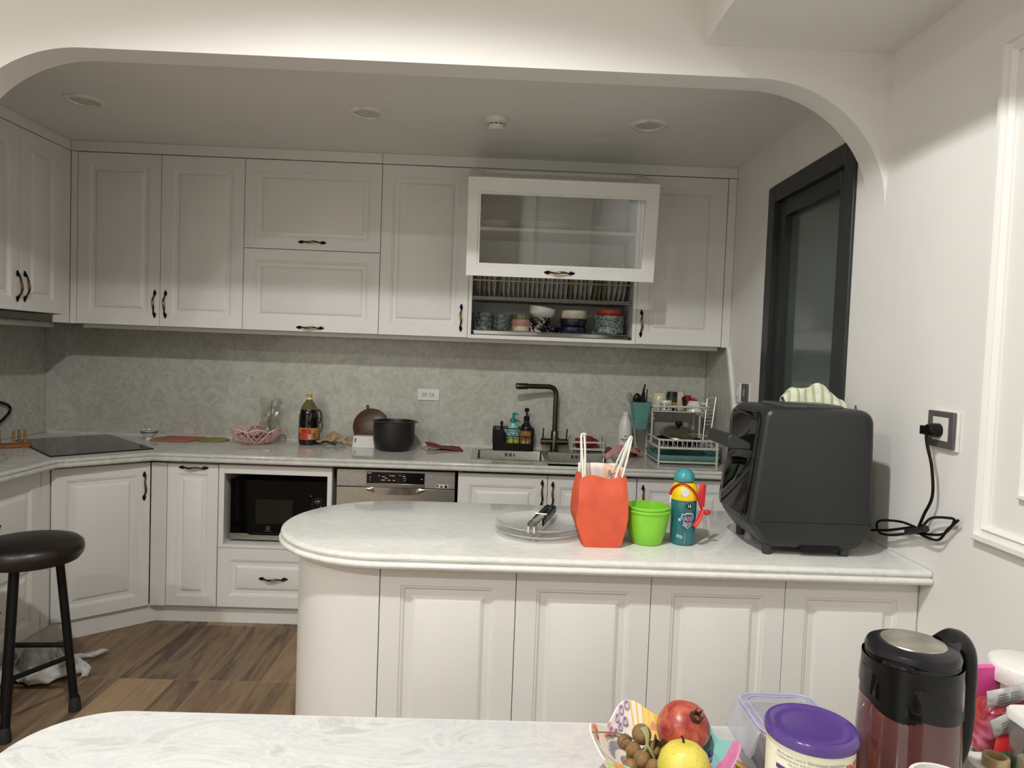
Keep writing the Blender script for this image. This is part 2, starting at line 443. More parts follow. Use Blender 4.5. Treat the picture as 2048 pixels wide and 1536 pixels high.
# door and panel mouldings on the wall behind the camera (seen mirrored in the glass flap)
TAUPE = M('taupe_door_paint', (150, 138, 122), 0.5, var=0.03)
dr = struct('door_1', G().box(-2.0, -1.03, RY0, RY0 + 0.04, 0, 2.05), TAUPE, bevel=0.004)

def mould_y(x0, x1, z0, z1, y):
    g = mould(x0, x1, z0, z1, 0.045, 0.02); g.v = [Vector((p.y, y - p.x, p.z)) for p in g.v]; return g
struct('trim_3', mould_y(-0.85, -0.1, 0.9, 2.1, RY0), WALL)
struct('trim_4', mould_y(-3.6, -2.3, 0.9, 2.3, RY0), WALL)
struct('baseboard_right', G().box(-0.012, 0, RY0, -2.23, 0, 0.10), WHITEP, bevel=0.003)
struct('baseboard_front', G().box(RX0, -2.08, RY0, RY0 + 0.012, 0, 0.10).box(-0.95, 0, RY0, RY0 + 0.012, 0, 0.10), WHITEP)
struct('baseboard_left', G().box(RX0, RX0 + 0.012, RY0, YA, 0, 0.10), WHITEP)

# stone splashbacks
single('splashback', 'grey-green veined stone splashback along the long back wall', 'splashback', G().box(XL + 0.013, -0.013, -0.012, -0.0005, ZC + 0.0005, ZUB - 0.0005), SPLASH, bevel=0.001)
single('splashback', 'grey stone splashback on the short left wall behind the hob', 'splashback', G().box(XL + 0.0006, XL + 0.012, -1.66, -0.0005, ZC + 0.0005, 1.505), SPLASH, bevel=0.001)
sb = G().loft([[(x, -0.0005, ZC), (x, -0.636, ZC), (x, -0.372, ZUB), (x, -0.0005, ZUB)] for x in (-0.0005, -0.012)])
sbo = single('splashback', 'sloping stone side panel on the right wall beside the dish rack', 'splashback', sb, SPLASH)
obj('edge_trim', G().loft([[(x, -0.634 + dy, ZC), (x, -0.370 + dy, ZUB)][::1] + [(x, -0.370 + dy - 0.024, ZUB), (x, -0.634 + dy - 0.024, ZC)] for x, dy in ((-0.0005, 0), (-0.018, 0))]), WHITEP, sbo)

# ------------------------------------------------------------------ cabinet parts
def door_g(wd, h, t=0.02, st=0.058, mold=True):
    """raised-panel front, x 0..wd, z 0..h, face at y = 0, back at y = t"""
    k = min(1.0, min(wd, h) / 0.30); st *= k
    prof = [(0, t), (0, 0.0012), (0.0012, 0.0)]
    if mold: prof += [(st, 0), (st + .002, .0035), (st + .007, .0035), (st + .013 * k, .009), (st + .030 * k, .009), (st + .034 * k, .0055), (st + .041 * k, .0025), (st + .044 * k, .0015)]
    rings = [[(i, y, i), (wd - i, y, i), (wd - i, y, h - i), (i, y, h - i)] for i, y in prof]
    return G().loft(rings)
def glass_frame_g(wd, h, t=0.02, st=0.062):
    prof = [(0, t), (0, .001), (.001, 0), (st - .012, 0), (st - .009, .004), (st - .002, .005), (st, .010), (st, t), (0, t)]
    rings = [[(i, y, i), (wd - i, y, i), (wd - i, y, h - i), (i, y, h - i)] for i, y in prof]
    return G().loft(rings, False, False)
def handle_g(L=0.132):
    N = 28; pts = []; rad = []
    for i in range(N + 1):
        t = -1 + 2 * i / N; a = abs(t)
        y = -0.006 - 0.020 * max(0.0, 1 - (a / 0.86) ** 2.2) if a < 0.86 else -0.006
        pts.append((t * L / 2, y, 0.0022 * sin(t * 6)))
        rad.append(0.0064 - 0.0034 * (a / 0.62) ** 1.3 if a < 0.62 else (0.0030 + 0.0028 * sin(pi * (a - 0.62) / 0.38)))
    g = G().tube(pts, rad, 10)
    for sgn in (-1, 1):
        g.ball((sgn * (L / 2 - 0.010), -0.005, 0), (0.011, 0.0055, 0.0085)); g.ball((sgn * (L / 2 + 0.001), -0.004, 0), (0.0065, 0.004, 0.005))
    return g
HANDLE = obj('handle', handle_g(), BRONZE)
def handle(parent, x, z, vert):
    global HANDLE
    h = HANDLE if not HANDLE.parent else HANDLE.copy()
    if h is not HANDLE: C.objects.link(h)
    h.parent = parent; h.location = (x, 0, z); h.rotation_euler = (0, pi / 2 if vert else 0, 0)
    return h
def add_door(cab, name, x0, x1, z0, z1, hx=None, hz=None, vert=True, y=0.0):
    gap = 0.0015
    d = obj(name, door_g(x1 - x0 - 2 * gap, z1 - z0 - 2 * gap), LACQ, cab, (x0 + gap, y, z0 + gap), ang=25)
    if hx is not None: handle(d, hx - x0 - gap, hz - z0 - gap, vert)
    return d
def shell(wd, h, d, t=0.018, y0=0.021, back=True, top=True):
    g = G().box(0.001, t, y0, d, 0, h).box(wd - t, wd - 0.001, y0, d, 0, h).box(t, wd - t, y0, d, 0, t)
    if top: g.box(t, wd - t, y0, d, h - t, h)
    if back: g.box(t, wd - t, d - 0.008, d, t, h - t)
    return g
UD = -YU - 0.001
def upper(x0, x1, label, z0=ZUB, z1=ZUT, xi=None):
    t = thing('upper_cabinet', label, 'cabinet', (x0, YU, z0), group='wall cabinets along the back')
    obj('carcass', shell(x1 - x0, z1 - z0, UD), LACQ, t)
    obj('light_rail', G().box(0.0, x1 - x0, 0.062, 0.077, -0.020, -0.0005), LACQ, t)
    return t
XU = [-3.466, -3.033, -2.599, -1.882, -1.4087, -0.5098, -0.047]
h = ZUT - ZUB
c = upper(XU[0], XU[2], 'tall white double-door wall cabinet in the left corner of the back wall')
add_door(c, 'door', 0, XU[1] - XU[0], 0, h, -3.057 - XU[0], 0.117, True)
add_door(c, 'door', XU[1] - XU[0], XU[2] - XU[0], 0, h, -3.001 - XU[0], 0.117, True)
obj('corner_filler', G().box(-0.034, -0.0015, 0.0, 0.02, 0, h), LACQ, c, bevel=0.001)
wl = XU[3] - XU[2]
c = upper(XU[2], XU[3], 'white wall cabinet with two wide stacked flap fronts')
zm = 1.944 - ZUB
add_door(c, 'flap', 0, wl, zm, h, wl / 2, 1.985 - ZUB, False); add_door(c, 'flap', 0, wl, 0, zm, wl / 2, 1.5365 - ZUB, False)
c = upper(XU[3], XU[4], 'white single-door wall cabinet just left of the open glass flap')
add_door(c, 'door', 0, XU[4] - XU[3], 0, h, -1.4445 - XU[3], 0.105, True)
c = upper(XU[5], XU[6], 'white single-door wall cabinet just right of the open glass flap')
add_door(c, 'door', 0, XU[6] - XU[5], 0, h, -0.483 - XU[5], 0.111, True)
obj('filler_panel', G().box(XU[6] - XU[5] + 0.002, -XU[5] - 0.0015, 0.0, 0.02, -0.001, h), LACQ, c, bevel=0.001)

# open cabinet with the bi-fold glass flap lifted
wo = XU[5] - XU[4]
oc = thing('upper_cabinet', 'open white wall cabinet with raised glass flap, plates and bowls inside', 'cabinet', (XU[4], YU, ZUB), group='wall cabinets along the back')
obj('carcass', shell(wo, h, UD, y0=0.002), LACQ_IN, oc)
obj('face_edge', G().box(0.0005, 0.019, -0.0005, 0.0018, 0, h).box(wo - 0.019, wo - 0.0005, -0.0005, 0.0018, 0, h).box(0.019, wo - 0.019, -0.0005, 0.0018, 0, 0.019), LACQ, oc)
obj('light_rail', G().box(0.0, wo, 0.062, 0.077, -0.020, -0.0005), LACQ, oc)
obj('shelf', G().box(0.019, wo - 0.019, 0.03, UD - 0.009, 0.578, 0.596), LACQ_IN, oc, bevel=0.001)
fw, fh = wo - 0.004, 0.440
def flap(name, loc, ang, hnd):
    f = obj(name, glass_frame_g(fw, fh), LACQ, oc, loc, rot=(ang, 0, 0), ang=25)
    obj('glass_pane', G().box(0.055, fw - 0.055, 0.012, 0.016, 0.055, fh - 0.055), GLASS, f)
    if hnd: handle(f, fw / 2 - 0.004, 0.028, False)
    return f
flap('lower_flap', (0.002, -0.775 - YU, 1.802 - ZUB), radians(7.0), True)
flap('upper_flap', (0.002, -0.832 - YU, 2.252 - ZUB), -radians(70.5), False)
for x in (0.03, wo - 0.05):
    obj('lift_arm', G().tube([(x + 0.01, 0.24, 0.76), (x + 0.01, 0.06, 0.79), (x + 0.01, -0.20, 0.80)], [0.016, 0.012, 0.008], 8).ball((x + 0.01, 0.2, 0.76), (0.012, 0.05, 0.035)), M('lift_arm_grey', (104, 104, 104), 0.4, 0.5), oc)

# left wall cabinet over the hob
c = thing('upper_cabinet', 'white double-door wall cabinet on the left wall above the cooker hood', 'cabinet', (XL + 0.37, -1.077, 1.556), rotz=pi / 2)
hl = ZUT - 1.556
obj('carcass', shell(0.625, hl, 0.366), LACQ, c)
add_door(c, 'door', 0.0, 0.3125, 0, hl, 0.290, 0.113, True); add_door(c, 'door', 0.3125, 0.625, 0, hl, 0.341, 0.116, True)
obj('filler_panel', G().box(0.627, 0.697, 0.001, 0.02, -0.042, hl).box(0.585, 0.627, 0.001, 0.02, -0.042, -0.003), LACQ, c, bevel=0.001)
hood = thing('cooker_hood', 'slim built-in cooker hood under the left wall cabinet', 'cooker hood', (XL + 0.37, -1.06, 1.512), rotz=pi / 2)
obj('body', G().box(0.002, 0.563, 0.04, 0.355, 0.004, 0.042), BLACKM, hood)
obj('front_panel', G().box(0.002, 0.563, 0.014, 0.035, 0.004, 0.040), M('hood_dark_steel', (96, 92, 82), 0.4, 0.6), hood, bevel=0.002)
obj('underside_lip', G().box(0.0, 0.60, 0.03, 0.05, -0.026, 0.002), M('hood_lip_grey', (150, 148, 138), 0.4, 0.3), hood)

# cornice between the wall cabinets and the ceiling
cz0, cz1 = ZUT + 0.003, ZK - 0.001
g = G().box(XU[3] - 0.001, -0.0015, YU - 0.001, YU + 0.03, cz0, cz1)
single('cornice', 'white cornice strip above the right half of the wall cabinets', 'cornice', g, LACQ, bevel=0.001, group='cornice strips under the kitchen ceiling')
g = G().box(-3.501, XU[3] - 0.003, YU - 0.001, YU + 0.03, cz0, cz1).box(-3.53, -3.5015, -1.08, YU + 0.03, cz0, cz1)
single('cornice', 'white cornice strip that turns the left corner above the wall cabinets', 'cornice', g, LACQ, bevel=0.001, group='cornice strips under the kitchen ceiling')

# ------------------------------------------------------------------ base cabinets
BD = 0.56
hb = ZBT - ZBB
def base(x0, x1, label, loc=None, rotz=0.0, d=BD, name='base_cabinet'):
    t = thing(name, label, 'cabinet', loc or (x0, YB, ZBB), rotz, group='base cabinets under the grey worktop')
    return t
# narrow pull-out
x0, x1 = -2.885, -2.629
c = base(x0, x1, 'narrow white pull-out cabinet left of the microwave')
obj('carcass', shell(x1 - x0, hb, BD), LACQ, c)
add_door(c, 'pull_out_front', 0, x1 - x0, 0, hb, (x1 - x0) / 2 + 0.005, 0.8065 - ZBB, False)
obj('corner_post', G().loft([[(-0.0785, 0.0, z), (-0.0015, 0.0, z), (-0.0015, 0.02, z), (-0.075, 0.02, z)] for z in (0, hb)]), LACQ, c)
# diagonal corner
p0, p1 = Vector((-3.284, -0.866)), Vector((-2.966, -0.583)); dv = p1 - p0; L = dv.length; an = atan2(dv.y, dv.x)
c = base(0, 0, 'white angled corner cabinet with one tall door beside the stool', (p0.x, p0.y, ZBB), an)
add_door(c, 'door', 0, L, 0, hb, L - 0.030, 0.709 - ZBB, True)
obj('carcass', G().loft([[(0.0, 0.022, z), (L, 0.022, z), (L - 0.02, 0.06, z), (0.23, 0.42, z), (0.10, 0.42, z)] for z in (0, hb)]), LACQ, c)
# left run drawers
c = base(0, 0, 'white two-drawer cabinet on the left wall behind the stool', (-3.287, -1.60, ZBB), pi / 2)
obj('carcass', shell(0.67, hb, BD), LACQ, c)
for za, zb in ((0.0, 0.361), (0.364, hb)): add_door(c, 'drawer', 0, 0.668, za, zb, 0.335, (za + zb) / 2, False)
obj('corner_post', G().loft([[(0.672, 0.0, z), (0.731, 0.0, z), (0.728, 0.02, z), (0.672, 0.02, z)] for z in (0, hb)]), LACQ, c)
# microwave housing
x0, x1 = -2.627, -2.057; wm = x1 - x0; nz0, nz1 = 0.420 - ZBB, 0.782 - ZBB
c = base(x0, x1, 'white housing with an open niche for the microwave and a drawer below')
obj('carcass', shell(wm, hb, BD).box(0.018, wm - 0.018, 0.021, BD - 0.01, nz0 - 0.018, nz0), LACQ, c)
obj('niche_frame', G().box(0.001, 0.028, 0, 0.02, nz0 - 0.018, hb).box(wm - 0.024, wm - 0.001, 0, 0.02, nz0 - 0.018, hb).box(0.028, wm - 0.024, 0, 0.02, nz1, hb).box(0.028, wm - 0.024, 0.002, 0.02, nz0 - 0.018, nz0), LACQ, c, bevel=0.001)
add_door(c, 'drawer', 0, wm, 0, nz0 - 0.019, wm / 2, 0.250 - ZBB, False)
# sink cabinet and the last one on the right
x0, x1 = -1.422, -0.508; ws = x1 - x0
c = base(x0, x1, 'white double-door cabinet under the sink')
obj('carcass', shell(ws, hb - 0.16, BD, top=False).box(0.001, 0.018, 0.021, 0.05, hb - 0.16, hb).box(ws - 0.018, ws - 0.001, 0.021, 0.05, hb - 0.16, hb), LACQ, c)
xm = -0.964 - x0
add_door(c, 'door', 0, xm, 0, hb, xm - 0.028, 0.728 - ZBB, True); add_door(c, 'door', xm, ws, 0, hb, xm + 0.026, 0.722 - ZBB, True)
x0, x1 = -0.506, -0.018; wr = x1 - x0
c = base(x0, x1, 'white single-door cabinet at the right wall below the dish rack')
obj('carcass', shell(wr, hb, BD), LACQ, c)
add_door(c, 'door', 0, wr, 0, hb, 0.030, 0.720 - ZBB, True)
obj('filler_panel', G().box(wr + 0.001, 0.504, 0.0, 0.02, 0, hb), LACQ, c)
# plinth
pl = G(); ph = ZBB - 0.006
front = [(-1.44, -0.535), (-2.955, -0.535), (-3.322, -0.872), (-3.322, -1.62)]
for (xa, ya), (xb, yb) in zip(front, front[1:]):
    d = Vector((xb - xa, yb - ya)).normalized(); nrm = Vector((d.y, -d.x)) * -1
    q = [(xa, ya), (xb, yb), (xb - nrm.x * 0.016, yb - nrm.y * 0.016), (xa - nrm.x * 0.016, ya - nrm.y * 0.016)]
    pl.prism(q, 0.0, ph)
pl.box(-1.424, -0.002, -0.535, -0.519, 0, ph)
PLN = single('plinth', 'white plinth strip running along the floor under the base cabinets', 'plinth', pl, LACQ)

# ------------------------------------------------------------------ worktops
EDGE = [(-.018, 0), (-.010, -.0015), (-.005, -.005), (-.003, -.010), (-.004, -.015), (-.010, -.0185), (-.010, -.0205), (-.002, -.0225), (.0015, -.027), (.002, -.032), (-.001, -.038), (-.007, -.0415), (-.02, -.0425)]
def offset_path(P, d):
    out = []
    for i, p in enumerate(P):
        p = Vector(p); ns = []
        for a, b in ((i - 1, i), (i, i + 1)):
            if a >= 0 and b < len(P):
                t = (Vector(P[b]) - Vector(P[a])).normalized(); ns.append(Vector((-t.y, t.x)))
        n = sum(ns, Vector((0, 0))).normalized(); k = 1 / max(0.3, n.dot(ns[0])); out.append(p + n * d * k)
    return out
def edged(path, zt, sgn):
    rows = [[(q.x, q.y, zt + z) for q in offset_path(path, o * sgn)] for o, z in EDGE]
    return rows
path = [(-0.002, -0.632), (-2.935, -0.632), (-3.222, -0.920), (-3.222, -1.66)]
rows = edged(path, ZC, 1)
g = G(); n = len(path)
for a, b in zip(rows, rows[1:]):
    for i in range(n - 1): g.add([a[i], a[i + 1], b[i + 1], b[i]], [[0, 1, 2, 3]])
r0 = rows[0]; yf = r0[0][1]; SX0, SX1, SY0, SY1 = -1.352, -0.585, -0.500, -0.105
bk = -0.013; xr = -0.013
def quad(pts): g.add([(x, y, ZC) for x, y in pts], [list(range(len(pts)))])
quad([(SX0, yf), (r0[1][0], r0[1][1]), (r0[2][0], r0[2][1]), (r0[3][0], r0[3][1]), (XL + 0.013, -1.66), (XL + 0.013, bk), (SX0, bk)])
quad([(SX1, yf), (SX0, yf), (SX0, SY0), (SX1, SY0)]); quad([(SX1, SY1), (SX0, SY1), (SX0, bk), (SX1, bk)])
quad([(-0.002, yf), (SX1, yf), (SX1, bk), (-0.002, bk)])
rl = rows[-1]; zb = rl[0][2]
g.add([(x, y, zb) for x, y in [(SX0, rl[0][1]), (rl[1][0], rl[1][1]), (rl[2][0], rl[2][1]), (rl[3][0], rl[3][1]), (XL + 0.013, -1.66), (XL + 0.013, bk), (SX0, bk)]], [[0, 1, 2, 3, 4, 5, 6]])
g.add([(x, y, zb) for x, y in [(-0.002, rl[0][1]), (SX1, rl[0][1]), (SX1, bk), (-0.002, bk)]], [[0, 1, 2, 3]])
g.add([(x, y, zb) for x, y in [(SX1, rl[0][1]), (SX0, rl[0][1]), (SX0, SY0), (SX1, SY0)]], [[0, 1, 2, 3]])
for (xa, ya), (xb, yb) in (((SX0, SY0), (SX1, SY0)), ((SX1, SY0), (SX1, SY1)), ((SX1, SY1), (SX0, SY1)), ((SX0, SY1), (SX0, SY0))):
    g.add([(xa, ya, ZC), (xb, yb, ZC), (xb, yb, zb), (xa, ya, zb)], [[0, 1, 2, 3]])
single('worktop', 'grey quartz L-shaped worktop with an angled corner along the back wall', 'worktop', g, QUARTZ_GREY, ang=28)
single('worktop_upstand', 'thin quartz upstand strip where the back splashback meets the worktop', 'upstand', G().box(XL + 0.03, -0.03, -0.016, -0.0125, ZC, ZC + 0.012), QUARTZ_GREY)

# peninsula
PX, PR, PYC = -1.551, 0.300, -1.855
pc = thing('peninsula_cabinet', 'white panelled peninsula with a rounded left end', 'cabinet', (0, 0, 0))
zp0 = ZP - 0.0445
obj('carcass', G().box(PX, -0.003, PYC - PR + 0.021, PYC + PR, 0, zp0), LACQ, pc)
arcp = [(PX + PR * cos(a), PYC + PR * sin(a)) for a in [1.5 * pi - pi * k / 40 for k in range(41)]]
obj('curved_end', G().prism([(x - 0.0015, y) for x, y in arcp], 0, zp0), LACQ, pc, ang=30)
pw = (-0.003 - PX) / 4
for i in range(4):
    obj('panel', door_g(pw - 0.002, zp0 - 0.06), LACQ, pc, (PX + i * pw + 0.001, -2.155, 0.06), ang=25)
obj('plinth', G().box(PX, -0.003, -2.148, -2.135, 0, 0.058), LACQ, pc)
R1 = 0.362
path = [(-0.002, PYC + 0.003 - R1)] + [(PX + R1 * cos(a), PYC + 0.003 + R1 * sin(a)) for a in [1.5 * pi - pi * k / 48 for k in range(49)]] + [(-0.002, PYC + 0.003 + R1)]
rows = edged(path, ZP, 1)
g = G()
for a, b in zip(rows, rows[1:]):
    for i in range(len(path) - 1): g.add([a[i], a[i + 1], b[i + 1], b[i]], [[0, 1, 2, 3]])
for r in (rows[0], rows[-1]): g.add(r, [list(range(len(r)))])
single('peninsula_worktop', 'white quartz worktop with a rounded left end on the peninsula', 'worktop', g, QUARTZ, ang=28)

# table in the foreground
def table_outline(ins=0.0, r=0.15):
    x0, x1, y0, y1 = -2.038 + ins, -0.012 - ins, -3.80 + ins, -2.835 - ins; r -= ins; P = []
    for cx, cy, a0 in ((x1 - 0.02, y1 - 0.02, 0), (x0 + r, y1 - r, pi / 2), (x0 + r, y0 + r, pi), (x1 - 0.02, y0 + 0.02, 1.5 * pi)):
        rr = r if cx < -1 else 0.02
        for k in range(13): P.append((cx + rr * cos(a0 + pi / 2 * k / 12), cy + rr * sin(a0 + pi / 2 * k / 12)))
    return P
ZT = 0.75
tb = thing('dining_table', 'pale marbled dining table with a rounded corner in the foreground', 'table', (0, 0, 0))
obj('tabletop', G().loft([[(x, y, z) for x, y in table_outline(i)] for i, z in ((.006, ZT - .024), (.001, ZT - .020), (.0, ZT - .012), (.001, ZT - .004), (.005, ZT))]), TABLE, tb)
for x, y in ((-1.85, -3.02), (-1.85, -3.62), (-0.25, -3.02), (-0.25, -3.62)):
    obj('leg', G().prism(rrect(0.07, 0.07, 0.012, 3, x, y), 0, ZT - 0.0245), LACQ, tb)
# ------------------------------------------------------------------ appliances in the base run
dw = thing('dishwasher', 'stainless steel dishwasher between the microwave housing and the sink cabinet', 'dishwasher', (-2.034, YB, 0.0))
obj('body', G().box(0.004, 0.594, 0.03, 0.56, 0.10, 0.828), BLACKM, dw)
obj('door_panel', G().box(0, 0.598, 0.0, 0.028, 0.11, 0.735), STEEL, dw, bevel=0.002)
obj('control_panel', G().box(0, 0.598, -0.004, 0.028, 0.738, 0.826), M('satin_steel_fascia', (176, 172, 166), 0.42, 0.85, 0.04, 120), dw, bevel=0.003)
disp = obj('display', G().box(0.152, 0.444, -0.010, 0.0, 0.760, 0.816), BLACKG, dw, bevel=0.001)
g = G()
for x, z, s in ((.165, .810, .02), (.215, .797, .008), (.237, .793, .014), (.27, .800, .007), (.285, .799, .016), (.32, .802, .006), (.17, .789, .006), (.17, .775, .005), (.34, .798, .014), (.345, .787, .008), (.345, .776, .006), (.25, .786, .012), (.265, .776, .014), (.43, .786, .008), (.235, .776, .02), (.29, .776, .01)):
    g.box(x - s / 2, x + s / 2, -.0106, -.0101, z - .0017, z + .0017)
obj('display_marks', g, M('pale_print', (206, 206, 200), 0.5), disp)
obj('handle_lip', G().box(0.150, 0.446, -0.010, 0.0, 0.738, 0.7595), STEEL_DARK, dw, bevel=0.002)
# scooped grip under the display
g = G(); N = 24
rows = []
for j in range(9):
    v = j / 8; row = []
    for i in range(N + 1):
        u = -1 + 2 * i / N; wv = 0.148 * u
        dep = 0.030 * (1 - abs(u) ** 4) * sin(pi * v) ** 0.8
        row.append((0.298 + wv, -0.0015 - 0.006 * sin(pi * v) * (abs(u) > .8) + dep * 0 - 0.010 * (1 - v) * (1 - u * u), 0.738 - (0.016 + 0.022 * (1 - u ** 4)) * v))
    rows.append(row)
obj('grip_recess', g.loft(rows, False, False, closed=False), CHROME, dw, normals=False)
for x in (0.135, 0.464): obj('button', G().lathe([(0, -.006), (.009, -.006), (.011, -.004), (.011, 0.002)], 20).rot(pi / 2, 'X').move(x, -.004 - .002, .786), CHROME, dw)
g = text_g('SilencePlus', 0.010).move(0.13, -0.0045, 0.747)
obj('lettering', g, M('grey_print', (90, 88, 84), 0.6), dw)
obj('energy_sticker', G().box(.505, .565, -.0046, -.0041, .744, .762), WHITEP, dw)
obj('sticker_print', G().box(.507, .515, -.0052, -.0047, .747, .759).add([(.545, -.005, .745), (.561, -.005, .745), (.561, -.005, .753), (.565 - .012, -.005, .762), (.545, -.005, .753)], [[0, 1, 2, 3, 4]]).add([(.522, -.005, .746), (.54, -.005, .746), (.531, -.005, .759)], [[0, 1, 2]]), M('black_print', (24, 24, 24), 0.6), dw)

mw = thing('microwave', 'black microwave in the open niche of the base cabinets', 'microwave', (-2.585, -0.52, 0.4205))
obj('body', G().box(0, 0.490, 0.024, 0.44, 0.012, 0.318), M('black_painted_steel', (18, 18, 18), 0.5), mw, bevel=0.004)
fr = obj('front', G().box(-0.004, 0.494, 0.0, 0.023, 0.046, 0.322), M('microwave_black', (9, 9, 8), 0.06, var=0.1, spec=0.12), mw, bevel=0.002)
obj('window', G().box(0.125, 0.315, -0.0012, 0.0, 0.095, 0.222), M('smoked_window', (30, 30, 18), 0.3, spec=0.2), fr)
obj('base_strip', G().loft([[(x, y, z) for x, z in ((-.004, .012), (.494, .012), (.494, .036), (.10, .036), (.085, .044), (-.004, .044))] for y in (-0.004, 0.022)]), STEEL, mw)
obj('knob', G().lathe([(0, 0), (.017, 0), (.018, .004), (.018, .016), (.015, .018), (0, .018)], 24).rot(pi / 2, 'X').move(0.445, 0, 0.205), BLACKP, mw)
obj('dial_ring', G().lathe([(.0185, 0), (.0205, 0), (.0205, .002), (.0185, .002)], 28).rot(pi / 2, 'X').move(0.445, 0, 0.205), CHROME, mw)
g = G()
for k in range(9):
    a = radians(-120 + 30 * k); g.box(.445 + .031 * sin(a) - .003, .445 + .031 * sin(a) + .003, -.0011, -.0004, .205 + .031 * cos(a) - .001, .205 + .031 * cos(a) + .001)
g.box(.405, .411, -.0011, -.0004, .243, .249)
obj('dial_marks', g, M('dim_print', (120, 120, 114), 0.6), mw)
g = G().box(.183, .1845, -.001, -.0004, .066, .083).box(.1985, .2, -.001, -.0004, .066, .083).box(.183, .2, -.001, -.0004, .0815, .083).box(.183, .2, -.001, -.0004, .066, .0675)
for k in range(10):
    a = radians(120 + 22 * k); g.box(.1925 + .0045 * cos(a) - .0009, .1925 + .0045 * cos(a) + .0009, -.001, -.0004, .0745 + .0045 * sin(a) - .0009, .0745 + .0045 * sin(a) + .0009)
g.merge(text_g('Electrolux', 0.008).move(.1915, 0, .058))
obj('logo', g, M('logo_silver', (150, 150, 146), 0.4, 0.5), mw)

hob = G()
A, B, Cc, D = (-3.770, -0.385), (-3.475, -0.045), (-2.985, -0.522), (-3.287, -0.868)
hobt = thing('induction_hob', 'black glass induction hob set across the left corner of the worktop', 'hob', (-3.38, -0.455, ZC))
obj('glass_top', G().prism([(x + 3.38, y + 0.455) for x, y in (D, Cc, B, A)], 0.0006, 0.006), M('hob_black_glass', (30, 26, 20), 0.09, spec=0.5), hobt, bevel=0.0015)
obj('trim', G().tube([(x + 3.38, y + 0.455, 0.003) for x, y in (D, Cc, B, A)], 0.0028, 6, closed=True), BLACKM, hobt)

# ------------------------------------------------------------------ sink and tap
sk = thing('sink', 'stainless double-bowl sink set into the grey worktop', 'sink', (-0.9685, -0.3025, ZC))
hx, hy = 0.3985, 0.2125
bl = [(-0.365, -0.005), (0.022, 0.365)]; by0, by1 = -0.185, 0.165
g = G()
def qd(x0, x1, y0, y1, z=0.003): g.add([(x0, y0, z), (x1, y0, z), (x1, y1, z), (x0, y1, z)], [[0, 1, 2, 3]])
qd(-hx, hx, -hy, by0); qd(-hx, hx, by1, hy); qd(-hx, bl[0][0], by0, by1); qd(bl[0][1], bl[1][0], by0, by1); qd(bl[1][1], hx, by0, by1)
g.loft([[(-hx, -hy, z), (hx, -hy, z), (hx, hy, z), (-hx, hy, z)] for z in (0.0005, 0.003)], False, False)
obj('rim', g, STEEL, sk, ang=25)
for (x0, x1) in bl:
    cx, cy = (x0 + x1) / 2, (by0 + by1) / 2; wd, dp = x1 - x0, by1 - by0
    rings = [[(x, y, z) for x, y in rrect(wd - 2 * i, dp - 2 * i, 0.012 if z > -.1 else .02, 4, cx, cy)] for i, z in ((0, .003), (.001, 0), (.003, -.16), (.008, -.182), (.02, -.188))]
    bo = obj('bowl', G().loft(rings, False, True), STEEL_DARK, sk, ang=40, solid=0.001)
    obj('drain', G().lathe([(0, .004), (.02, .004), (.03, .001), (.034, .004), (.038, .0015), (.038, 0)], 24, (cx, cy + 0.06, -.188)), CHROME, bo)
    g2 = G()
    for k in (-3, -2, 0, 1, 3): g2.bar((cx + k * .008, by1 - .0035, -.03), (cx + k * .008, by1 - .0035, -.012), .0028, 6)
    obj('overflow_slots', g2, BLACKM, bo)

tp = thing('kitchen_tap', 'tall gunmetal tap with an angular spout behind the sink', 'tap', (-0.898, -0.092, ZC))
obj('column', G().lathe([(0, 0.0005), (.028, 0.0005), (.028, .006), (.022, .010), (.021, .115), (.0165, .122), (0, .122)], 24), GUNMETAL, tp)
sp = [(0, 0, .118), (0, 0, .30), (0, 0, .335), (-.012, -.003, .362), (-.04, -.010, .374), (-.10, -.025, .374), (-.17, -.045, .374), (-.205, -.055, .374)]
obj('spout', G().tube([sp[0], sp[1]] + [tuple(p) for p in smooth_path(sp[1:5], 6)] + sp[5:], 0.0145, 16), GUNMETAL, tp)
obj('spout_head', G().tube([(-.165, -.0437, .3735), (-.168, -.0445, .3735), (-.228, -.061, .3735), (-.234, -.0625, .3735)], [.0145, .0175, .0175, .014], 18), GUNMETAL, tp)
obj('cross_body', G().tube([(-.078, 0, .056), (-.076, 0, .056), (-.018, 0, .056), (.02, 0, .056), (.076, 0, .056), (.078, 0, .056)], [.016, .019, .019, .019, .019, .016], 18), GUNMETAL, tp)
for x in (-.066, .07): obj('lever', G().tube([(x, 0, .07), (x, -.004, .10), (x + .002, -.012, .135)], [.0045, .004, .0035], 10), GUNMETAL, tp)

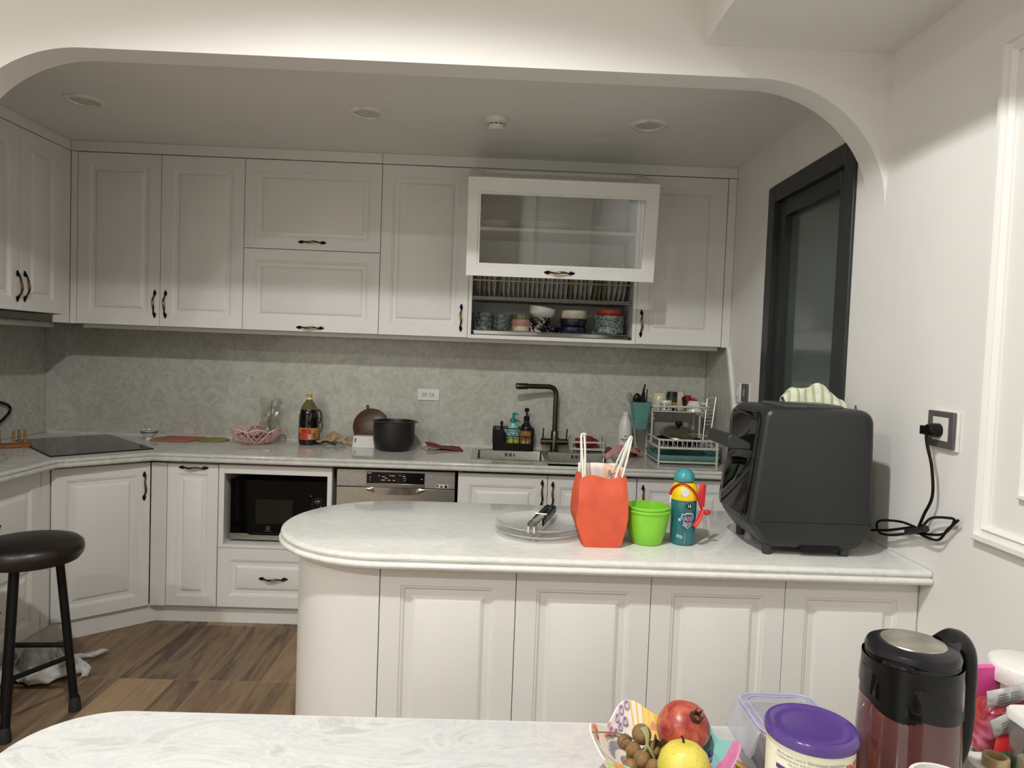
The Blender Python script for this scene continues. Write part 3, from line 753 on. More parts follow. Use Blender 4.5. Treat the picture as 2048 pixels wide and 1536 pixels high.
# ------------------------------------------------------------------ left corner odds and ends
cr = thing('cup_tree', 'small wooden peg rack at the left end of the worktop by the hob', 'cup rack', (-3.66, -0.63, ZC), rotz=radians(38))
WOOD_L = M('light_peg_wood', (150, 112, 62), 0.5, var=0.12, nscale=20)
obj('base', G().loft([[(x, y, z) for x, y in rrect(.22, .075, .02, 4)] for z in (.0005, .018)]), M('rack_base_wood', (128, 82, 40), 0.45, var=0.15, nscale=14), cr, bevel=0.003)
for x, y in ((.085, .02), (.035, -.015), (-.02, .022), (-.07, -.012), (.06, .024)): obj('peg', G().lathe([(.0065, .018), (.0065, .082), (.0045, .086), (0, .086)], 12, (x, y, 0)), WOOD_L, cr)
cable = smooth_path([(-3.853, -0.64, 1.02), (-3.85, -0.56, 1.075), (-3.845, -0.46, 1.092), (-3.838, -0.37, 1.075), (-3.835, -0.335, 1.04), (-3.838, -0.40, .985), (-3.845, -0.50, .945), (-3.85, -0.64, .915), (-3.852, -0.78, .8945)], 8)
single('cable', 'black cable looped against the left splashback above the peg rack', 'cable', G().tube(cable, .007, 10), BLACKP)

def bowl_prof(r, h, foot, t=0.003, footh=0.008, belly=1.0):
    out = [(0, .002), (foot * .7, .002), (foot * .8, 0), (foot, 0), (foot, footh)]
    N = 9
    for i in range(1, N + 1):
        u = i / N; out.append((foot + (r - foot) * sin(u * pi / 2) ** belly, footh + (h - footh) * (1 - cos(u * pi / 2)) ** (1.0)))
    inn = []
    for i in range(N, -1, -1):
        u = i / N; inn.append((max(0.001, foot + (r - foot) * sin(u * pi / 2) ** belly - t), footh + t + (h - footh - t) * (1 - cos(u * pi / 2))))
    return out + [(r - t * .4, h + t * .5)] + inn + [(0, footh + t)]
def band_mat(name, base, band, z0, z1, rough=0.15, pat=None, pscale=120):
    t = NT(name); v = t.coord(); z = t.sep(v)[2]
    m = t.math('MULTIPLY', t.math('GREATER_THAN', z, z0), t.math('LESS_THAN', z, z1))
    bc = band
    if pat:
        f = t.noise(v, pscale, 2, 0.5, 2.5); bc = t.ramp(f, [(0.45, band), (0.53, pat)])
    t.set(col=t.mix(m, base, bc), rough=rough); return t.m
single('footed_bowl', 'tiny white footed bowl with a dark band behind the hob', 'bowl', G().lathe([(0, .002), (.017, .002), (.019, 0), (.021, 0), (.018, .013), (.022, .019), (.036, .030), (.044, .041), (.048, .056), (.0465, .0565), (.042, .042), (.034, .032), (.02, .022), (0, .020)], 32), band_mat('banded_porcelain', (218, 218, 210), (30, 34, 34), .039, .052, pat=(150, 155, 150), pscale=160), (-3.172, -0.185, ZC + .0004))
bo = G().loft([[(x, y, z) for x, y in ((-.105, -.095), (.105, -.095), (.135, .085), (-.085, .095))] for z in (.0006, .011)])
cb = single('cutting_board', 'thin pinkish cutting board lying flat behind the hob', 'cutting board', bo, M('salmon_board_face', (186, 98, 82), 0.5, var=0.05), (-3.045, -0.135, ZC), bevel=0.003)
obj('board_edge', G().tube([(-.104, -.0955, .004), (.1045, -.0955, .004), (.1345, .085, .004)], .003, 6), M('board_edge_olive', (140, 132, 74), 0.5), cb)
single('round_mat', 'flat olive-green round lid lying right of the cutting board', 'lid', G().lathe([(0, .0005), (.082, .0005), (.086, .003), (.086, .006), (.082, .008), (0, .007)], 40), M('olive_lid', (140, 138, 40), 0.45, var=0.05), (-2.845, -0.115, ZC))

# pink lattice basket
PINK = M('pink_basket_plastic', (226, 182, 180), 0.4, var=0.04)
bk = thing('lattice_basket', 'pink plastic lattice fruit basket with a scalloped rim', 'basket', (-2.579, -0.185, ZC))
def basket_lattice():
    g = G(); n = 26
    def P(a, u):
        r = .056 + (.150 - .056) * u ** 0.75; z = .006 + .082 * u ** 1.25
        return (r * cos(a), r * sin(a), z)
    for s in (1, -1):
        for k in range(n):
            a0 = 2 * pi * k / n
            if (k % 8) in (7,) and s == 1: pass
            g.tube([P(a0 + s * .55 * u, u * (0.88 + .12 * abs(sin(4 * (a0 + s * .55))))) for u in [i / 7 for i in range(8)]],   .0019, 5)
    rim = []
    for k in range(160):
        a = 2 * pi * k / 160; u = 0.86 + 0.17 * abs(sin(4 * a)); rim.append(P(a, u))
    g.tube(rim, .0042, 8, closed=True)
    for k in range(8):                      # heart outlines
        a = 2 * pi * (k + .5) / 8
        for s in (1, -1): g.tube([P(a + s * .39 * sin(u * pi * .5) ** .7, 0.05 + 0.82 * u) for u in [i / 7 for i in range(8)]], .0036, 6)
    return g
obj('lattice', basket_lattice(), PINK, bk)
obj('base', G().lathe([(0, .0006), (.056, .0006), (.060, .004), (.058, .010), (.050, .007), (0, .006)], 40), PINK, bk)
rp = G().grid(lambda u, v: ((u - .5) * .15, (v - .5) * .08, .050 + .014 * sin(6 * u + 2 * v) * sin(pi * u)), 14, 8)
single('red_pouch', 'dark red pouch lying inside the pink basket', 'pouch', rumple(rp, .006, 30), M('dark_red_foil', (120, 26, 24), 0.35), (-2.60, -0.185, ZC), solid=0.008)
PLB = thin_glass('clear_crinkled_film', (244, 244, 240), 3.0, 0.12, 0.10, (206, 204, 196))
bg = thing('plastic_bag', 'clear crinkled plastic bag of dried herbs standing in the pink basket', 'bag', (-2.515, -0.150, ZC + .03))
gb = G().lathe([(.036, .012), (.050, .03), (.054, .05), (.046, .075), (.040, .095), (.030, .12), (.036, .145), (.048, .17), (.060, .195), (.056, .225)], 18, sy=0.6)
obj('film', rumple(rumple(gb, .020, 22, 3.0), .016, 55, 1.0), PLB, bg, normals=False, smooth=False)
DRY = M('dried_herb_stems', (98, 86, 54), 0.7, var=0.2)
g = G()
for k in range(9):
    a = random.uniform(-.6, .6); g.tube([(random.uniform(-.02, .02), random.uniform(-.01, .01), .02), (a * .03, .0, .08), (.006 + a * .02, 0, .12)], .0035, 5)
g.tube([(.004, 0, .11), (.006, 0, .15), (.010, 0, .205)], [.006, .0035, .003], 6).ball((.010, 0, .206), .005)
obj('herbs', g, DRY, bg)

# soy sauce bottle
by = thing('sauce_bottle', 'large dark soy sauce bottle with an orange and red label', 'bottle', (-2.299, -0.14, ZC))
prof = [(0, .002), (.044, .002), (.050, 0), (.054, .012), (.0555, .03), (.0555, .10), (.0535, .112), (.055, .125), (.053, .16), (.046, .20), (.034, .226), (.020, .244), (.0155, .252), (.0155, .262), (0, .262)]
obj('body', G().lathe(prof, 40), M('dark_sauce_pet', (12, 9, 7), 0.08, var=0.1, spec=0.6), by)
obj('neck', G().lathe([(.0535, .1995), (.0468, .2003), (.0352, .2265), (.0212, .2445), (.0166, .253), (.0166, .260)][1:], 40), M('clear_olive_neck', (104, 98, 62), 0.15), by)
obj('cap', G().lathe([(.0175, .253), (.0175, .264), (.0165, .2645), (.0165, .282), (.0145, .285), (0, .285)], 28), M('mustard_cap', (190, 146, 52), 0.4), by)
obj('cap_ring', G().lathe([(.0178, .256), (.0182, .257), (.0182, .266), (.0178, .267)], 28), WHITEP, by)
lb = obj('label', patch(.0555, pi, 2 * pi, .032, .098, .0005, 24), M('orange_gold_label', (196, 130, 66), 0.5, var=0.1, nscale=60), by)
obj('label_panel', patch(.0555, 1.5 * pi - .52, 1.5 * pi + .50, .034, .092, .0010), M('red_label_panel', (196, 54, 30), 0.5), lb)
obj('barcode', patch(.0555, 1.5 * pi + .22, 1.5 * pi + .47, .036, .062, .0014), WHITEP, lb)
g = G()
for k in range(7): g.merge(patch(.0555, 1.5 * pi + .25 + .028 * k, 1.5 * pi + .262 + .028 * k, .038, .060, .0018, 2))
for z in (.072, .078, .084): g.merge(patch(.0555, 1.5 * pi - .4, 1.5 * pi + .1, z, z + .0015, .0015, 6))
obj('label_print', g, M('dark_label_print', (80, 24, 18), 0.6), lb)
obj('side_leaves', patch(.0555, 1.5 * pi - 1.0, 1.5 * pi - .62, .036, .07, .0010).merge(patch(.0555, 1.5 * pi + .66, 1.5 * pi + 1.05, .036, .07, .0010)), M('olive_label_art', (120, 96, 40), 0.5, var=0.3, nscale=90), lb)
obj('side_handle', G().tube(smooth_path([(.034, .02, .20), (.054, .026, .19), (.063, .028, .165), (.062, .028, .14), (.054, .02, .118)], 6), .006, 8), M('amber_handle', (96, 70, 24), 0.2), by)

# crumpled tan cloth
def cl(u, v):
    x = (u - .5) * .235; y = (v - .5) * .10
    z = .004 + .066 * max(0, sin(pi * u)) ** .7 * (0.55 + .45 * sin(v * pi)) * (0.78 + .22 * sin(u * 13 + v * 4)) + .006 * sin(u * 26 + v * 7)
    return (x, y, max(.003, z))
single('crumpled_cloth', 'crumpled tan cloth with a dark green lining next to the soy sauce', 'cloth', rumple(G().grid(cl, 48, 16), .006, 34), M('tan_cloth', (176, 152, 112), 0.85, var=0.16, nscale=40, bump=0.3), (-2.148, -0.115, ZC), solid=0.004)
single('green_cloth', 'dark green lining poking out of the crumpled tan cloth', 'cloth', rumple(G().grid(lambda u, v: ((u - .5) * .09, -.062 + .03 * v, .0045 + .024 * sin(pi * u) * (1 - v * .5)), 14, 4), .002, 40), M('dark_green_lining', (40, 48, 42), 0.8, bump=0.2), (-2.188, -0.115, ZC), solid=0.003)
# round wooden board
wb = thing('round_board', 'dark round wooden board leaning on the splashback behind the black pot', 'chopping board', (-1.962, -0.078, ZC + .002), rot=(radians(-13), 0, 0))
t = NT('dark_ring_wood'); v = t.coord('Object', (1, 1, 1)); wv = t.new('ShaderNodeTexWave'); wv.wave_type = 'RINGS'; wv.rings_direction = 'Y'; wv.inputs['Scale'].default_value = 9; wv.inputs['Distortion'].default_value = 5; wv.inputs['Detail'].default_value = 3; t.link(v, wv.inputs['Vector'])
t.set(col=t.ramp(wv.outputs['Fac'], [(0, (66, 40, 20)), (1, (82, 50, 26))]), rough=0.35)
obj('disc', G().lathe([(0, 0), (.098, 0), (.104, .004), (.104, .014), (.098, .018), (0, .018)], 48).rot(pi / 2, 'X').move(0, 0.009, .105), t.m, wb)
obj('hanging_loop', G().tube(smooth_path([(-.028, 0, .205), (-.034, 0, .222), (-.026, 0, .228), (-.022, 0, .212), (-.024, 0, .204)], 5), .0028, 6), BLACKM, wb)
wbx = thing('white_box', 'small white plastic box with a dark red mark beside the black pot', 'box', (-1.975, -0.175, ZC))
obj('body', G().loft([[(x, y, z) for x, y in rrect(w_, .06, .008, 4)] for w_, z in ((.130, .0006), (.128, .01), (.118, .060), (.112, .064))]), WHITEP, wbx)
obj('mark', G().tube([(-.040, -.0305, .052), (-.046, -.0305, .046), (-.047, -.0305, .030)], .0032, 6), M('dark_red_mark', (96, 40, 34), 0.5), wbx)
# rice-cooker pot
pt = thing('cooking_pot', 'matt black rice-cooker pot standing on the worktop', 'pot', (-1.799, -0.255, ZC))
pr = [(0, .002), (.072, .002), (.080, .0006), (.092, .012), (.107, .034), (.113, .06), (.114, .15), (.113, .158), (.120, .160), (.121, .163), (.111, .164), (.109, .158), (.109, .06), (.100, .035), (.08, .012), (0, .008)]
obj('body', G().lathe(pr, 56), M('matt_black_pot', (34, 33, 31), 0.42, 0.2, 0.08), pt)
obj('rim_lug', G().box(.114, .132, -.014, .014, .156, .1625), M('pot_rim_grey', (70, 70, 66), 0.4, 0.6), pt, bevel=0.002)
# maroon cloth
def mc(u, v):
    x = (u - .5) * (.20 + .05 * v * 0) + .03 * (1 - v); y = (v - .5) * .15
    return (x, y, .004 + .022 * (1 - u) ** 1.4 + .003 * sin(9 * u) * v)
mr = thing('oven_cloth', 'folded maroon cloth lying left of the sink', 'cloth', (-1.545, -0.15, ZC))
obj('top_layer', rumple(G().grid(mc, 20, 12), .002, 30), M('maroon_fabric', (122, 42, 58), 0.8, var=0.08, bump=0.2), mr, solid=0.004)
obj('inner_lining', rumple(G().grid(lambda u, v: (-.112 + .05 * u + .028 * (1 - v), -.078 + .05 * v, .002 + .011 * sin(pi * u) + .002), 8, 6), .002, 40), M('beige_lining', (190, 164, 116), 0.8, bump=0.2), mr, solid=0.003)

# wall socket on the splashback
so = thing('wall_socket', 'white double wall socket on the splashback', 'socket', (-1.639, -0.0125, 1.181))
obj('plate', G().box(-.064, .064, -.009, 0, -.034, .034), WHITEP, so, bevel=0.003)
for x in (-.0215, .0195):
    ou = obj('outlet', G().box(x - .0185, x + .0185, -.0108, -.009, -.015, .015), M('outlet_cream', (214, 212, 204), 0.4), so, bevel=0.001)
    g = G()
    for dx, dz, r in ((-.008, .006, .0022), (-.008, -.006, .0022), (.007, 0, .0032)): g.box(x + dx - r, x + dx + r, -.0114, -.0108, dz - r, dz + r)
    obj('slots', g, BLACKP, ou)

# ------------------------------------------------------------------ sink caddy and bottles
cd = thing('sink_caddy', 'black wire sink caddy holding the soap bottles', 'caddy', (-1.137, -0.085, ZC + 0.0005))
g = G(); cw, cdp = .116, .055
obj('tray', G().loft([[(x, y, z) for x, y in rrect(2 * cw, 2 * cdp, .012, 4)] for z in (0.0, .004, .045, .045)]  + [[(x, y, z) for x, y in rrect(2 * cw - .006, 2 * cdp - .006, .010, 4)] for z in (.045, .008)]), BLACKM, cd)
for z in (.085, .128): g.tube([(x, y, z) for x, y in rrect(2 * cw, 2 * cdp, .02, 5)], .003, 6, closed=True)
for x, y in rrect(2 * cw, 2 * cdp, .012, 1): g.bar((x, y, .04), (x, y, .128), .003, 6)
for x in (-.07, -.035, 0, .035, .07): g.bar((x, -cdp, .04), (x, -cdp, .085), .002, 6)
obj('wire_frame', g, BLACKM, cd)
obj('side_panel', G().box(-cw + .002, -.055, -cdp - .002, -cdp + .002, .045, .122), BLACKM, cd)
sd = thing('soap_dispenser', 'turquoise pump bottle of dish soap with a yellow label in the sink caddy', 'soap bottle', (-1.138, -0.088, ZC + .0090))
t = NT('turquoise_yellow_bottle'); z = t.sep(t.coord())[2]
t.set(col=t.ramp(t.math('DIVIDE', z, .15), [(0.0, (150, 176, 70)), (0.35, (188, 188, 60)), (0.5, (132, 186, 178)), (1.0, (120, 190, 190))]), rough=0.25)
obj('body', G().lathe([(0, .001), (.034, .001), (.040, .004), (.041, .03), (.038, .08), (.030, .125), (.020, .150), (.014, .156), (0, .156)], 32, sy=.7), t.m, sd)
obj('label', G().grid(lambda u, v: ((u - .5) * .046, -.0275 + .003 * (2 * u - 1) ** 2 + .009 * v, .072 + .028 * v), 6, 1), WHITEP, sd, solid=0.0006)
obj('lettering', text_g('Banal', .016, bold=.0006).xf(Matrix.Rotation(radians(-18), 4, 'X')).move(0, -.0245, .086), M('black_lettering', (20, 20, 20), 0.6), sd)
obj('label_art', G().grid(lambda u, v: (-.01 + (u - .5) * .024, -.0205 + .004 * v, .104 + .022 * v), 3, 1), M('yellow_art', (206, 178, 60), 0.5), sd)
obj('pump', G().lathe([(.018, .152), (.018, .170), (.014, .174), (.007, .176), (.007, .196), (.010, .198), (.010, .204), (0, .206)], 20).tube([(0, 0, .201), (.016, -.006, .202), (.030, -.012, .197)], [.007, .006, .004], 8), M('teal_pump', (28, 128, 120), 0.35), sd)
db = thing('soap_dispenser', 'dark amber pump bottle with a tan label in the sink caddy', 'soap bottle', (-1.062, -0.085, ZC + .0090))
obj('body', G().lathe([(0, .001), (.033, .001), (.036, .005), (.036, .112), (.031, .132), (.018, .150), (.015, .156), (.015, .166), (0, .166)], 32), M('dark_amber', (22, 17, 20), 0.12, var=0.1), db)
obj('label', patch(.036, 1.1 * pi, 1.95 * pi, .024, .108), M('tan_label', (156, 116, 58), 0.5, var=0.1, nscale=40), db)
obj('lower_label', patch(.036, 1.3 * pi, 1.58 * pi, .018, .045, .0012), M('cream_label', (190, 180, 150), 0.5), db)
g = G()
for z in (.066, .074, .082, .090): g.merge(patch(.036, 1.36 * pi, 1.56 * pi, z, z + .0015, .0012, 6))
obj('label_print', g, M('brown_print', (70, 48, 26), 0.6), db)
obj('pump', G().lathe([(.017, .164), (.017, .186), (.013, .190), (.005, .191), (.005, .214), (.012, .216), (.014, .232), (.010, .236), (0, .236)], 20), BLACKP, db)
bb = thing('bottle_brush', 'small black brush with a knobbed handle standing in the sink caddy', 'brush', (-1.205, -0.085, ZC + .009))
obj('bristles', rumple(G().lathe([(0, .001), (.020, .001), (.028, .02), (.030, .06), (.024, .09), (.014, .105), (0, .108)], 24), .003, 160), M('black_bristles', (26, 25, 22), 0.9), bb)
obj('handle', G().lathe([(.009, .10), (.008, .125), (.006, .135), (.009, .142), (.009, .150), (.006, .156), (0, .157)], 16), BLACKP, bb)

# sponge rack with red scrubber
sr = thing('sponge_rack', 'small silver wire sponge rack right of the tap', 'sponge rack', (-0.708, -0.075, ZC + .0035))
g = G()
for x in (-.092, .092):
    g.tube(smooth_path([(x, -.05, .0025), (x, -.05, .075), (x, -.045, .088), (x, .035, .088), (x, .045, .075), (x, .045, .0025)], 4), .0045, 8)
for z in (.016, .022): g.bar((-.092, -.05, z), (.092, -.05, z), .0035)
for z in (.056, .062): g.bar((-.092, -.05, z), (.092, -.05, z), .003)
for y in (-.03, -.01, .01, .03): g.bar((-.092, y, .016), (.092, y, .016), .0022, 6)
obj('wire_frame', g, GREYW, sr)
single('scrubber', 'crumpled dark red scouring net lying in the sponge rack', 'scrubber', rumple(rumple(G().ball((0, 0, .030), (.070, .036, .034), 32, 18), .014, 34), .005, 90), M('dark_red_net', (120, 26, 32), 0.7, var=0.2, bump=0.4), (-0.712, -0.076, ZC + .024))

# white bottle, sponge, pink cloth
wbt = thing('white_bottle', 'plain white plastic bottle with a screw cap between sink and dish rack', 'bottle', (-0.488, -0.085, ZC))
obj('body', G().lathe([(0, .001), (.037, .001), (.0405, .005), (.0405, .118), (.040, .150), (.034, .182), (.022, .212), (.018, .220), (.018, .226), (0, .226)], 40), WHITEP, wbt)
obj('cap', G().lathe([(.0195, .221), (.0195, .244), (.018, .246), (0, .246)], 28), M('white_cap', (214, 212, 206), 0.4), wbt)
g = text_g('New-Bleu', .013, .0405, 1.5 * pi - .1, .086, bold=.0006)
g.merge(patch(.0405, 1.5 * pi - .5, 1.5 * pi + .35, .0765, .078, .001)).merge(patch(.0405, 1.5 * pi - .4, 1.5 * pi + .25, .0715, .0725, .001))
def mark(pts): g.add(bead(pts, .0405, .001), [list(range(len(pts)))])
mark([(-.012, .112), (-.008, .100), (-.004, .104)]); mark([(-.004, .112), (.004, .104), (.002, .101), (-.006, .108)]); mark([(.004, .1), (.012, .112), (.009, .104)]); mark([(.022, .108), (.03, .111), (.028, .106)])
obj('printing', g, M('bottle_print', (26, 26, 30), 0.6), wbt)
single('ginger_piece', 'knobbly orange-brown piece of ginger beside the white bottle', 'ginger', rumple(G().ball((0, 0, .022), (.030, .022, .022), 20, 12).ball((-.022, .01, .018), (.018, .015, .017), 14, 10), .008, 40), M('ginger_skin', (142, 88, 36), 0.6, var=0.15), (-0.443, -0.165, ZC))
single('ginger_piece', 'small brown piece of ginger half hidden behind the pink cloth', 'ginger', rumple(G().ball((0, 0, .015), (.018, .015, .015), 16, 10), .005, 50), M('ginger_skin_dark', (128, 80, 40), 0.6, var=0.15), (-0.575, -0.055, ZC + .003))
def pk(u, v):
    x = -.13 + .235 * u; y = -.14 + .17 * u + .045 * (v - .5) * (1.2 - .5 * u) * 2
    z = .006 + .060 * max(0, sin(pi * min(1, u * 1.05))) ** .8 * (.8 + .2 * cos(6 * (v - .5))) + .010 * sin(v * 16) * (1 - .5 * u)
    return (x, y, max(z, .005))
single('pink_cloth', 'pink cleaning cloth draped over the right corner of the sink', 'cloth', rumple(G().grid(pk, 26, 18), .004, 36), M('pink_microfibre', (206, 150, 156), 0.9, var=0.05, bump=0.3), (-0.515, -0.235, ZC + .003), solid=0.004)

# ------------------------------------------------------------------ dish rack
dk = thing('dish_rack', 'two-tier grey wire dish rack in the right corner of the worktop', 'dish rack', (-0.225, -0.30, ZC))
g = G()
X0, X1, Y0, Y1 = -.150, .170, -.165, .150
def rect_tube(z, r, x0=X0, x1=X1, y0=Y0, y1=Y1): g.tube([(x, y, z) for x, y in rrect(x1 - x0, y1 - y0, .02, 4, (x0 + x1) / 2, (y0 + y1) / 2)], r, 8, closed=True)
rect_tube(.132, .006); rect_tube(.090, .0065); rect_tube(.016, .005)
for x, y in ((X0 + .0, Y0), (X1 - .012, Y0), (X0, Y1), (X1 - .012, Y1)): g.bar((x, y, .001), (x, y, .132), .006)
for x, y in ((X0, Y1), (X1 - .055, Y1), (X0, Y1 - .12), (X1 - .055, Y1 - .12)): g.bar((x, y, .10), (x, y, .295), .005)
n = 12
for k in range(n):
    x = X0 + .02 + (X1 - X0 - .04) * k / (n - 1); g.bar((x, Y0, .090), (x, Y0, .132), .0022, 6); g.bar((x, Y1, .090), (x, Y1, .132), .0022, 6)
    g.tube([(x, Y0, .092), (x + .012, Y0 + .06, .088), (x, Y1, .092)], .0022, 6)
    if k % 2 == 0: g.bar((x, Y0 + .004, .132), (x + .022, Y0 + .02, .092), .002, 6)
obj('lower_frame', g, GREYW, dk)
g = G(); ux0, ux1, uy0, uy1 = X0 - .005, X1 - .03, .0, .150
rect_tube(.298, .0065, ux0, ux1, uy0, uy1); rect_tube(.270, .003, ux0, ux1, uy0, uy1)
for k in range(13):
    x = ux0 + .01 + (ux1 - ux0 - .02) * k / 12
    g.tube([(x, uy0, .298), (x, uy0 + .002, .271), (x, uy1, .271), (x, uy1, .298)], .0022, 6)
obj('upper_shelf', g, GREYW, dk)
obj('drip_tray', G().loft([[(x, y, z) for x, y in rrect(.34 - 2 * i, .315 - 2 * i, .02, 4, .012, -.005)] for i, z in ((.012, .020), (.010, .022), (.0, .048), (.0, .051), (.003, .051), (.012, .026))]), TEAL, dk)
g = G()
a, b, c_, d_ = Vector((.122, -.02, .118)), Vector((.148, .02, .348)), Vector((.160, -.02, .118)), Vector((.196, .02, .358))
g.bar(a, b, .0028); g.bar(c_, d_, .0028); g.bar(b, d_, .0028)
for k in range(1, 8):
    g.bar(a.lerp(b, .3 + k / 8 * .65), c_.lerp(d_, .3 + k / 8 * .65), .0018, 6)
obj('side_grid', g, M('thin_white_wire', (212, 210, 200), 0.3, 0.4), dk)
ch_ = obj('cutlery_holder', G().loft([[(x, y, z) for x, y in rrect(w_, d2, .016, 5, -.213, .055)] for w_, d2, z in ((.070, .075, .165), (.074, .08, .17), (.108, .10, .315), (.104, .096, .315), (.070, .074, .175))]), TEAL, dk)
obj('crossbar', G().box(X0, X1 - .05, Y1 - .004, Y1 + .004, .17, .19), M('rack_crossbar', (150, 150, 140), 0.4), dk, bevel=0.001)
CH = Vector((-0.225 - .213, -0.30 + .055, ZC + .01))
def ut(name, label, g, m, dx, dy, ang=0, cat='utensil'): return single(name, label, cat, g, m, (CH.x + dx, CH.y + dy, CH.z + .172), rot=(0, ang, 0))
ut('spatula', 'tall black spatula handle in the teal cutlery holder', G().tube([(0, 0, .0), (0, 0, .16), (.004, 0, .235)], [.006, .009, .0035], 8, flat=.5), BLACKP, -.004, .015, .10)
ut('ladle', 'black ladle upside down in the teal cutlery holder', G().tube([(0, 0, 0), (0, 0, .12)], [.006, .007], 8).ball((0, 0, .150), (.022, .013, .032)), BLACKP, -.022, -.02, -.02)
ut('tongs_pair', 'black plastic tongs standing in the teal cutlery holder', G().tube([(0, 0, 0), (0, 0, .13), (.002, 0, .175)], [.010, .016, .012], 8, flat=.5), BLACKP, .006, -.018, .0)
ut('chopstick', 'thin black chopstick at the right of the teal cutlery holder', G().tube([(0, 0, 0), (.004, 0, .205)], [.002, .0036], 8), BLACKP, .020, .0, .05, 'chopstick')
ut('chopstick', 'shorter thin black chopstick next to the tall one in the teal cutlery holder', G().tube([(0, 0, 0), (.002, 0, .185)], [.002, .0036], 8), BLACKP, .012, .014, .05, 'chopstick')
ut('spoon', 'greenish-grey spoon leaning left out of the teal cutlery holder', G().tube([(0, 0, 0), (0, 0, .13)], [.005, .007], 8).ball((0, 0, .155), (.016, .006, .035)), M('grey_green_handle', (128, 134, 118), 0.4), -.020, .01, -.24, 'spoon')
RKT = ZC + .2735
def onrack(dx, dy, z=RKT): return (-0.225 + dx, -0.30 + dy, z)
def mug_g(r, h, taper=1.0, t=.004, hz=.5, hs=1, handle_on=True, inv=False, hr=.5, hang=0.0):
    p = [(0, .0006), (r * taper - .004, .0006), (r * taper, .005), (r * (taper + (1 - taper) * .5) + .001, h * .5), (r, h), (r - t, h), (r * taper - t, .008), (0, .008)]
    g = G().lathe(p, 32); hg = G()
    hh = G().tube(smooth_path([(r * .92, 0, h * .8), (r * 1.28, 0, h * .82), (r * 1.55, 0, h * .55), (r * 1.35, 0, h * .28), (r * .9 * (taper + 1) / 2, 0, h * .24)], 6), .0055, 8, flat=1.3)
    hg.merge(hh, Matrix.Rotation(hang, 4, 'Z'))
    if inv:
        for q in (g, hg): q.v = [Vector((p.x, -p.y, h - p.z)) for p in q.v]
    return g, hg
def mug(label, m, dx, dy, **kw):
    c = thing('mug', label, 'cup', onrack(dx, dy)); a, b = mug_g(**kw)
    obj('cup_body', a, m, c); obj('handle', b, m, c); return c
mug('cream mug upside down at the left of the upper rack shelf', M('cream_glaze', (206, 198, 172), 0.15), -.100, .100, r=.046, h=.094, taper=.84, inv=True, hang=pi)
mug('red mug upside down on the upper rack shelf', M('red_glaze', (150, 20, 24), 0.12), .050, .108, r=.044, h=.085, taper=.72, inv=True, hang=.5)
mug('white teacup upside down at the right end of the upper rack shelf', WHITEC, .082, .040, r=.050, h=.058, taper=.62, inv=True, hang=.0)
gp = single('patterned_cup', 'small white cup with a green leaf pattern at the front of the upper rack shelf', 'cup', G().lathe([(0, .001), (.030, .001), (.033, .004), (.034, .052), (.030, .058), (0, .060)], 32), band_mat('leaf_pattern_glaze', (214, 212, 202), (206, 206, 196), .008, .044, pat=(34, 74, 48), pscale=34), onrack(-.080, .030))
tm = thing('tumbler', 'dark green and orange tumbler upside down in the middle of the upper rack shelf', 'cup', onrack(-.028, .095))
t = NT('green_orange_tumbler'); z = t.sep(t.coord())[2]
t.set(col=t.ramp(t.math('DIVIDE', z, .1), [(0.0, (40, 20, 16)), (.12, (176, 128, 84)), (.36, (196, 140, 90)), (.44, (40, 60, 40)), (.72, (24, 30, 24)), (1.0, (16, 16, 16))], 'CONSTANT'), rough=0.2)
obj('cup_body', G().lathe([(.036, .0008), (.036, .002), (.030, .1), (.027, .102), (0, .102), ], 28), t.m, tm)
CRM = M('cream_plastic', (206, 200, 172), 0.4)
single('grater', 'tall cream plastic holder standing in the middle of the upper rack shelf', 'holder', rbox(.036, .03, .104, .006), CRM, onrack(.012, .075))
single('brush', 'black brush handle leaning on the cream holder on the upper rack shelf', 'brush', G().tube([(0, 0, 0), (-.012, 0, .07)], [.011, .010], 10, flat=.6), BLACKP, onrack(.034, .045, RKT + .008))
single('spatula', 'thin black handle behind the cream holder on the upper rack shelf', 'utensil', G().tube([(0, 0, 0), (-.012, 0, .10)], [.004, .004], 8), BLACKP, onrack(.044, .085, RKT + .004))
# pan and glass lid on the lower tier
pn = thing('frying_pan', 'black frying pan lying on the lower tier of the dish rack', 'pan', (-0.240, -0.325, ZC + .0935))
obj('body', G().lathe([(0, .001), (.085, .001), (.110, .008), (.122, .034), (.124, .035), (.120, .036), (.108, .011), (0, .006)], 40), BLACKM, pn)
ld_ = thing('pan_lid', 'glass pan lid with a black knob lying on the pan in the lower dish rack', 'lid', (-0.240, -0.315, ZC + .148), rot=(radians(13), 0, 0))
ld_.scale = (.84, .84, .84)
obj('glass_dome', G().lathe([(.120, .008), (.110, .022), (.085, .036), (.05, .046), (0, .050), (.0001, .048), (.05, .044), (.085, .034), (.109, .020), (.118, .008)][:5], 44), thin_glass('olive_lid_glass', (176, 178, 150), 1.6, 0.05, 0.25, (120, 122, 96)), ld_)
obj('rim', G().tube([(.121 * cos(2 * pi * k / 44), .121 * sin(2 * pi * k / 44), .008) for k in range(44)], .003, 6, closed=True), STEEL, ld_)
obj('knob', G().lathe([(.012, .048), (.012, .058), (.024, .066), (.026, .076), (.018, .086), (0, .088)], 24), BLACKP, ld_)
bx = thing('plastic_tub', 'translucent plastic tub standing at the back of the lower dish rack', 'tub', (-0.250, -0.178, ZC + .0955))
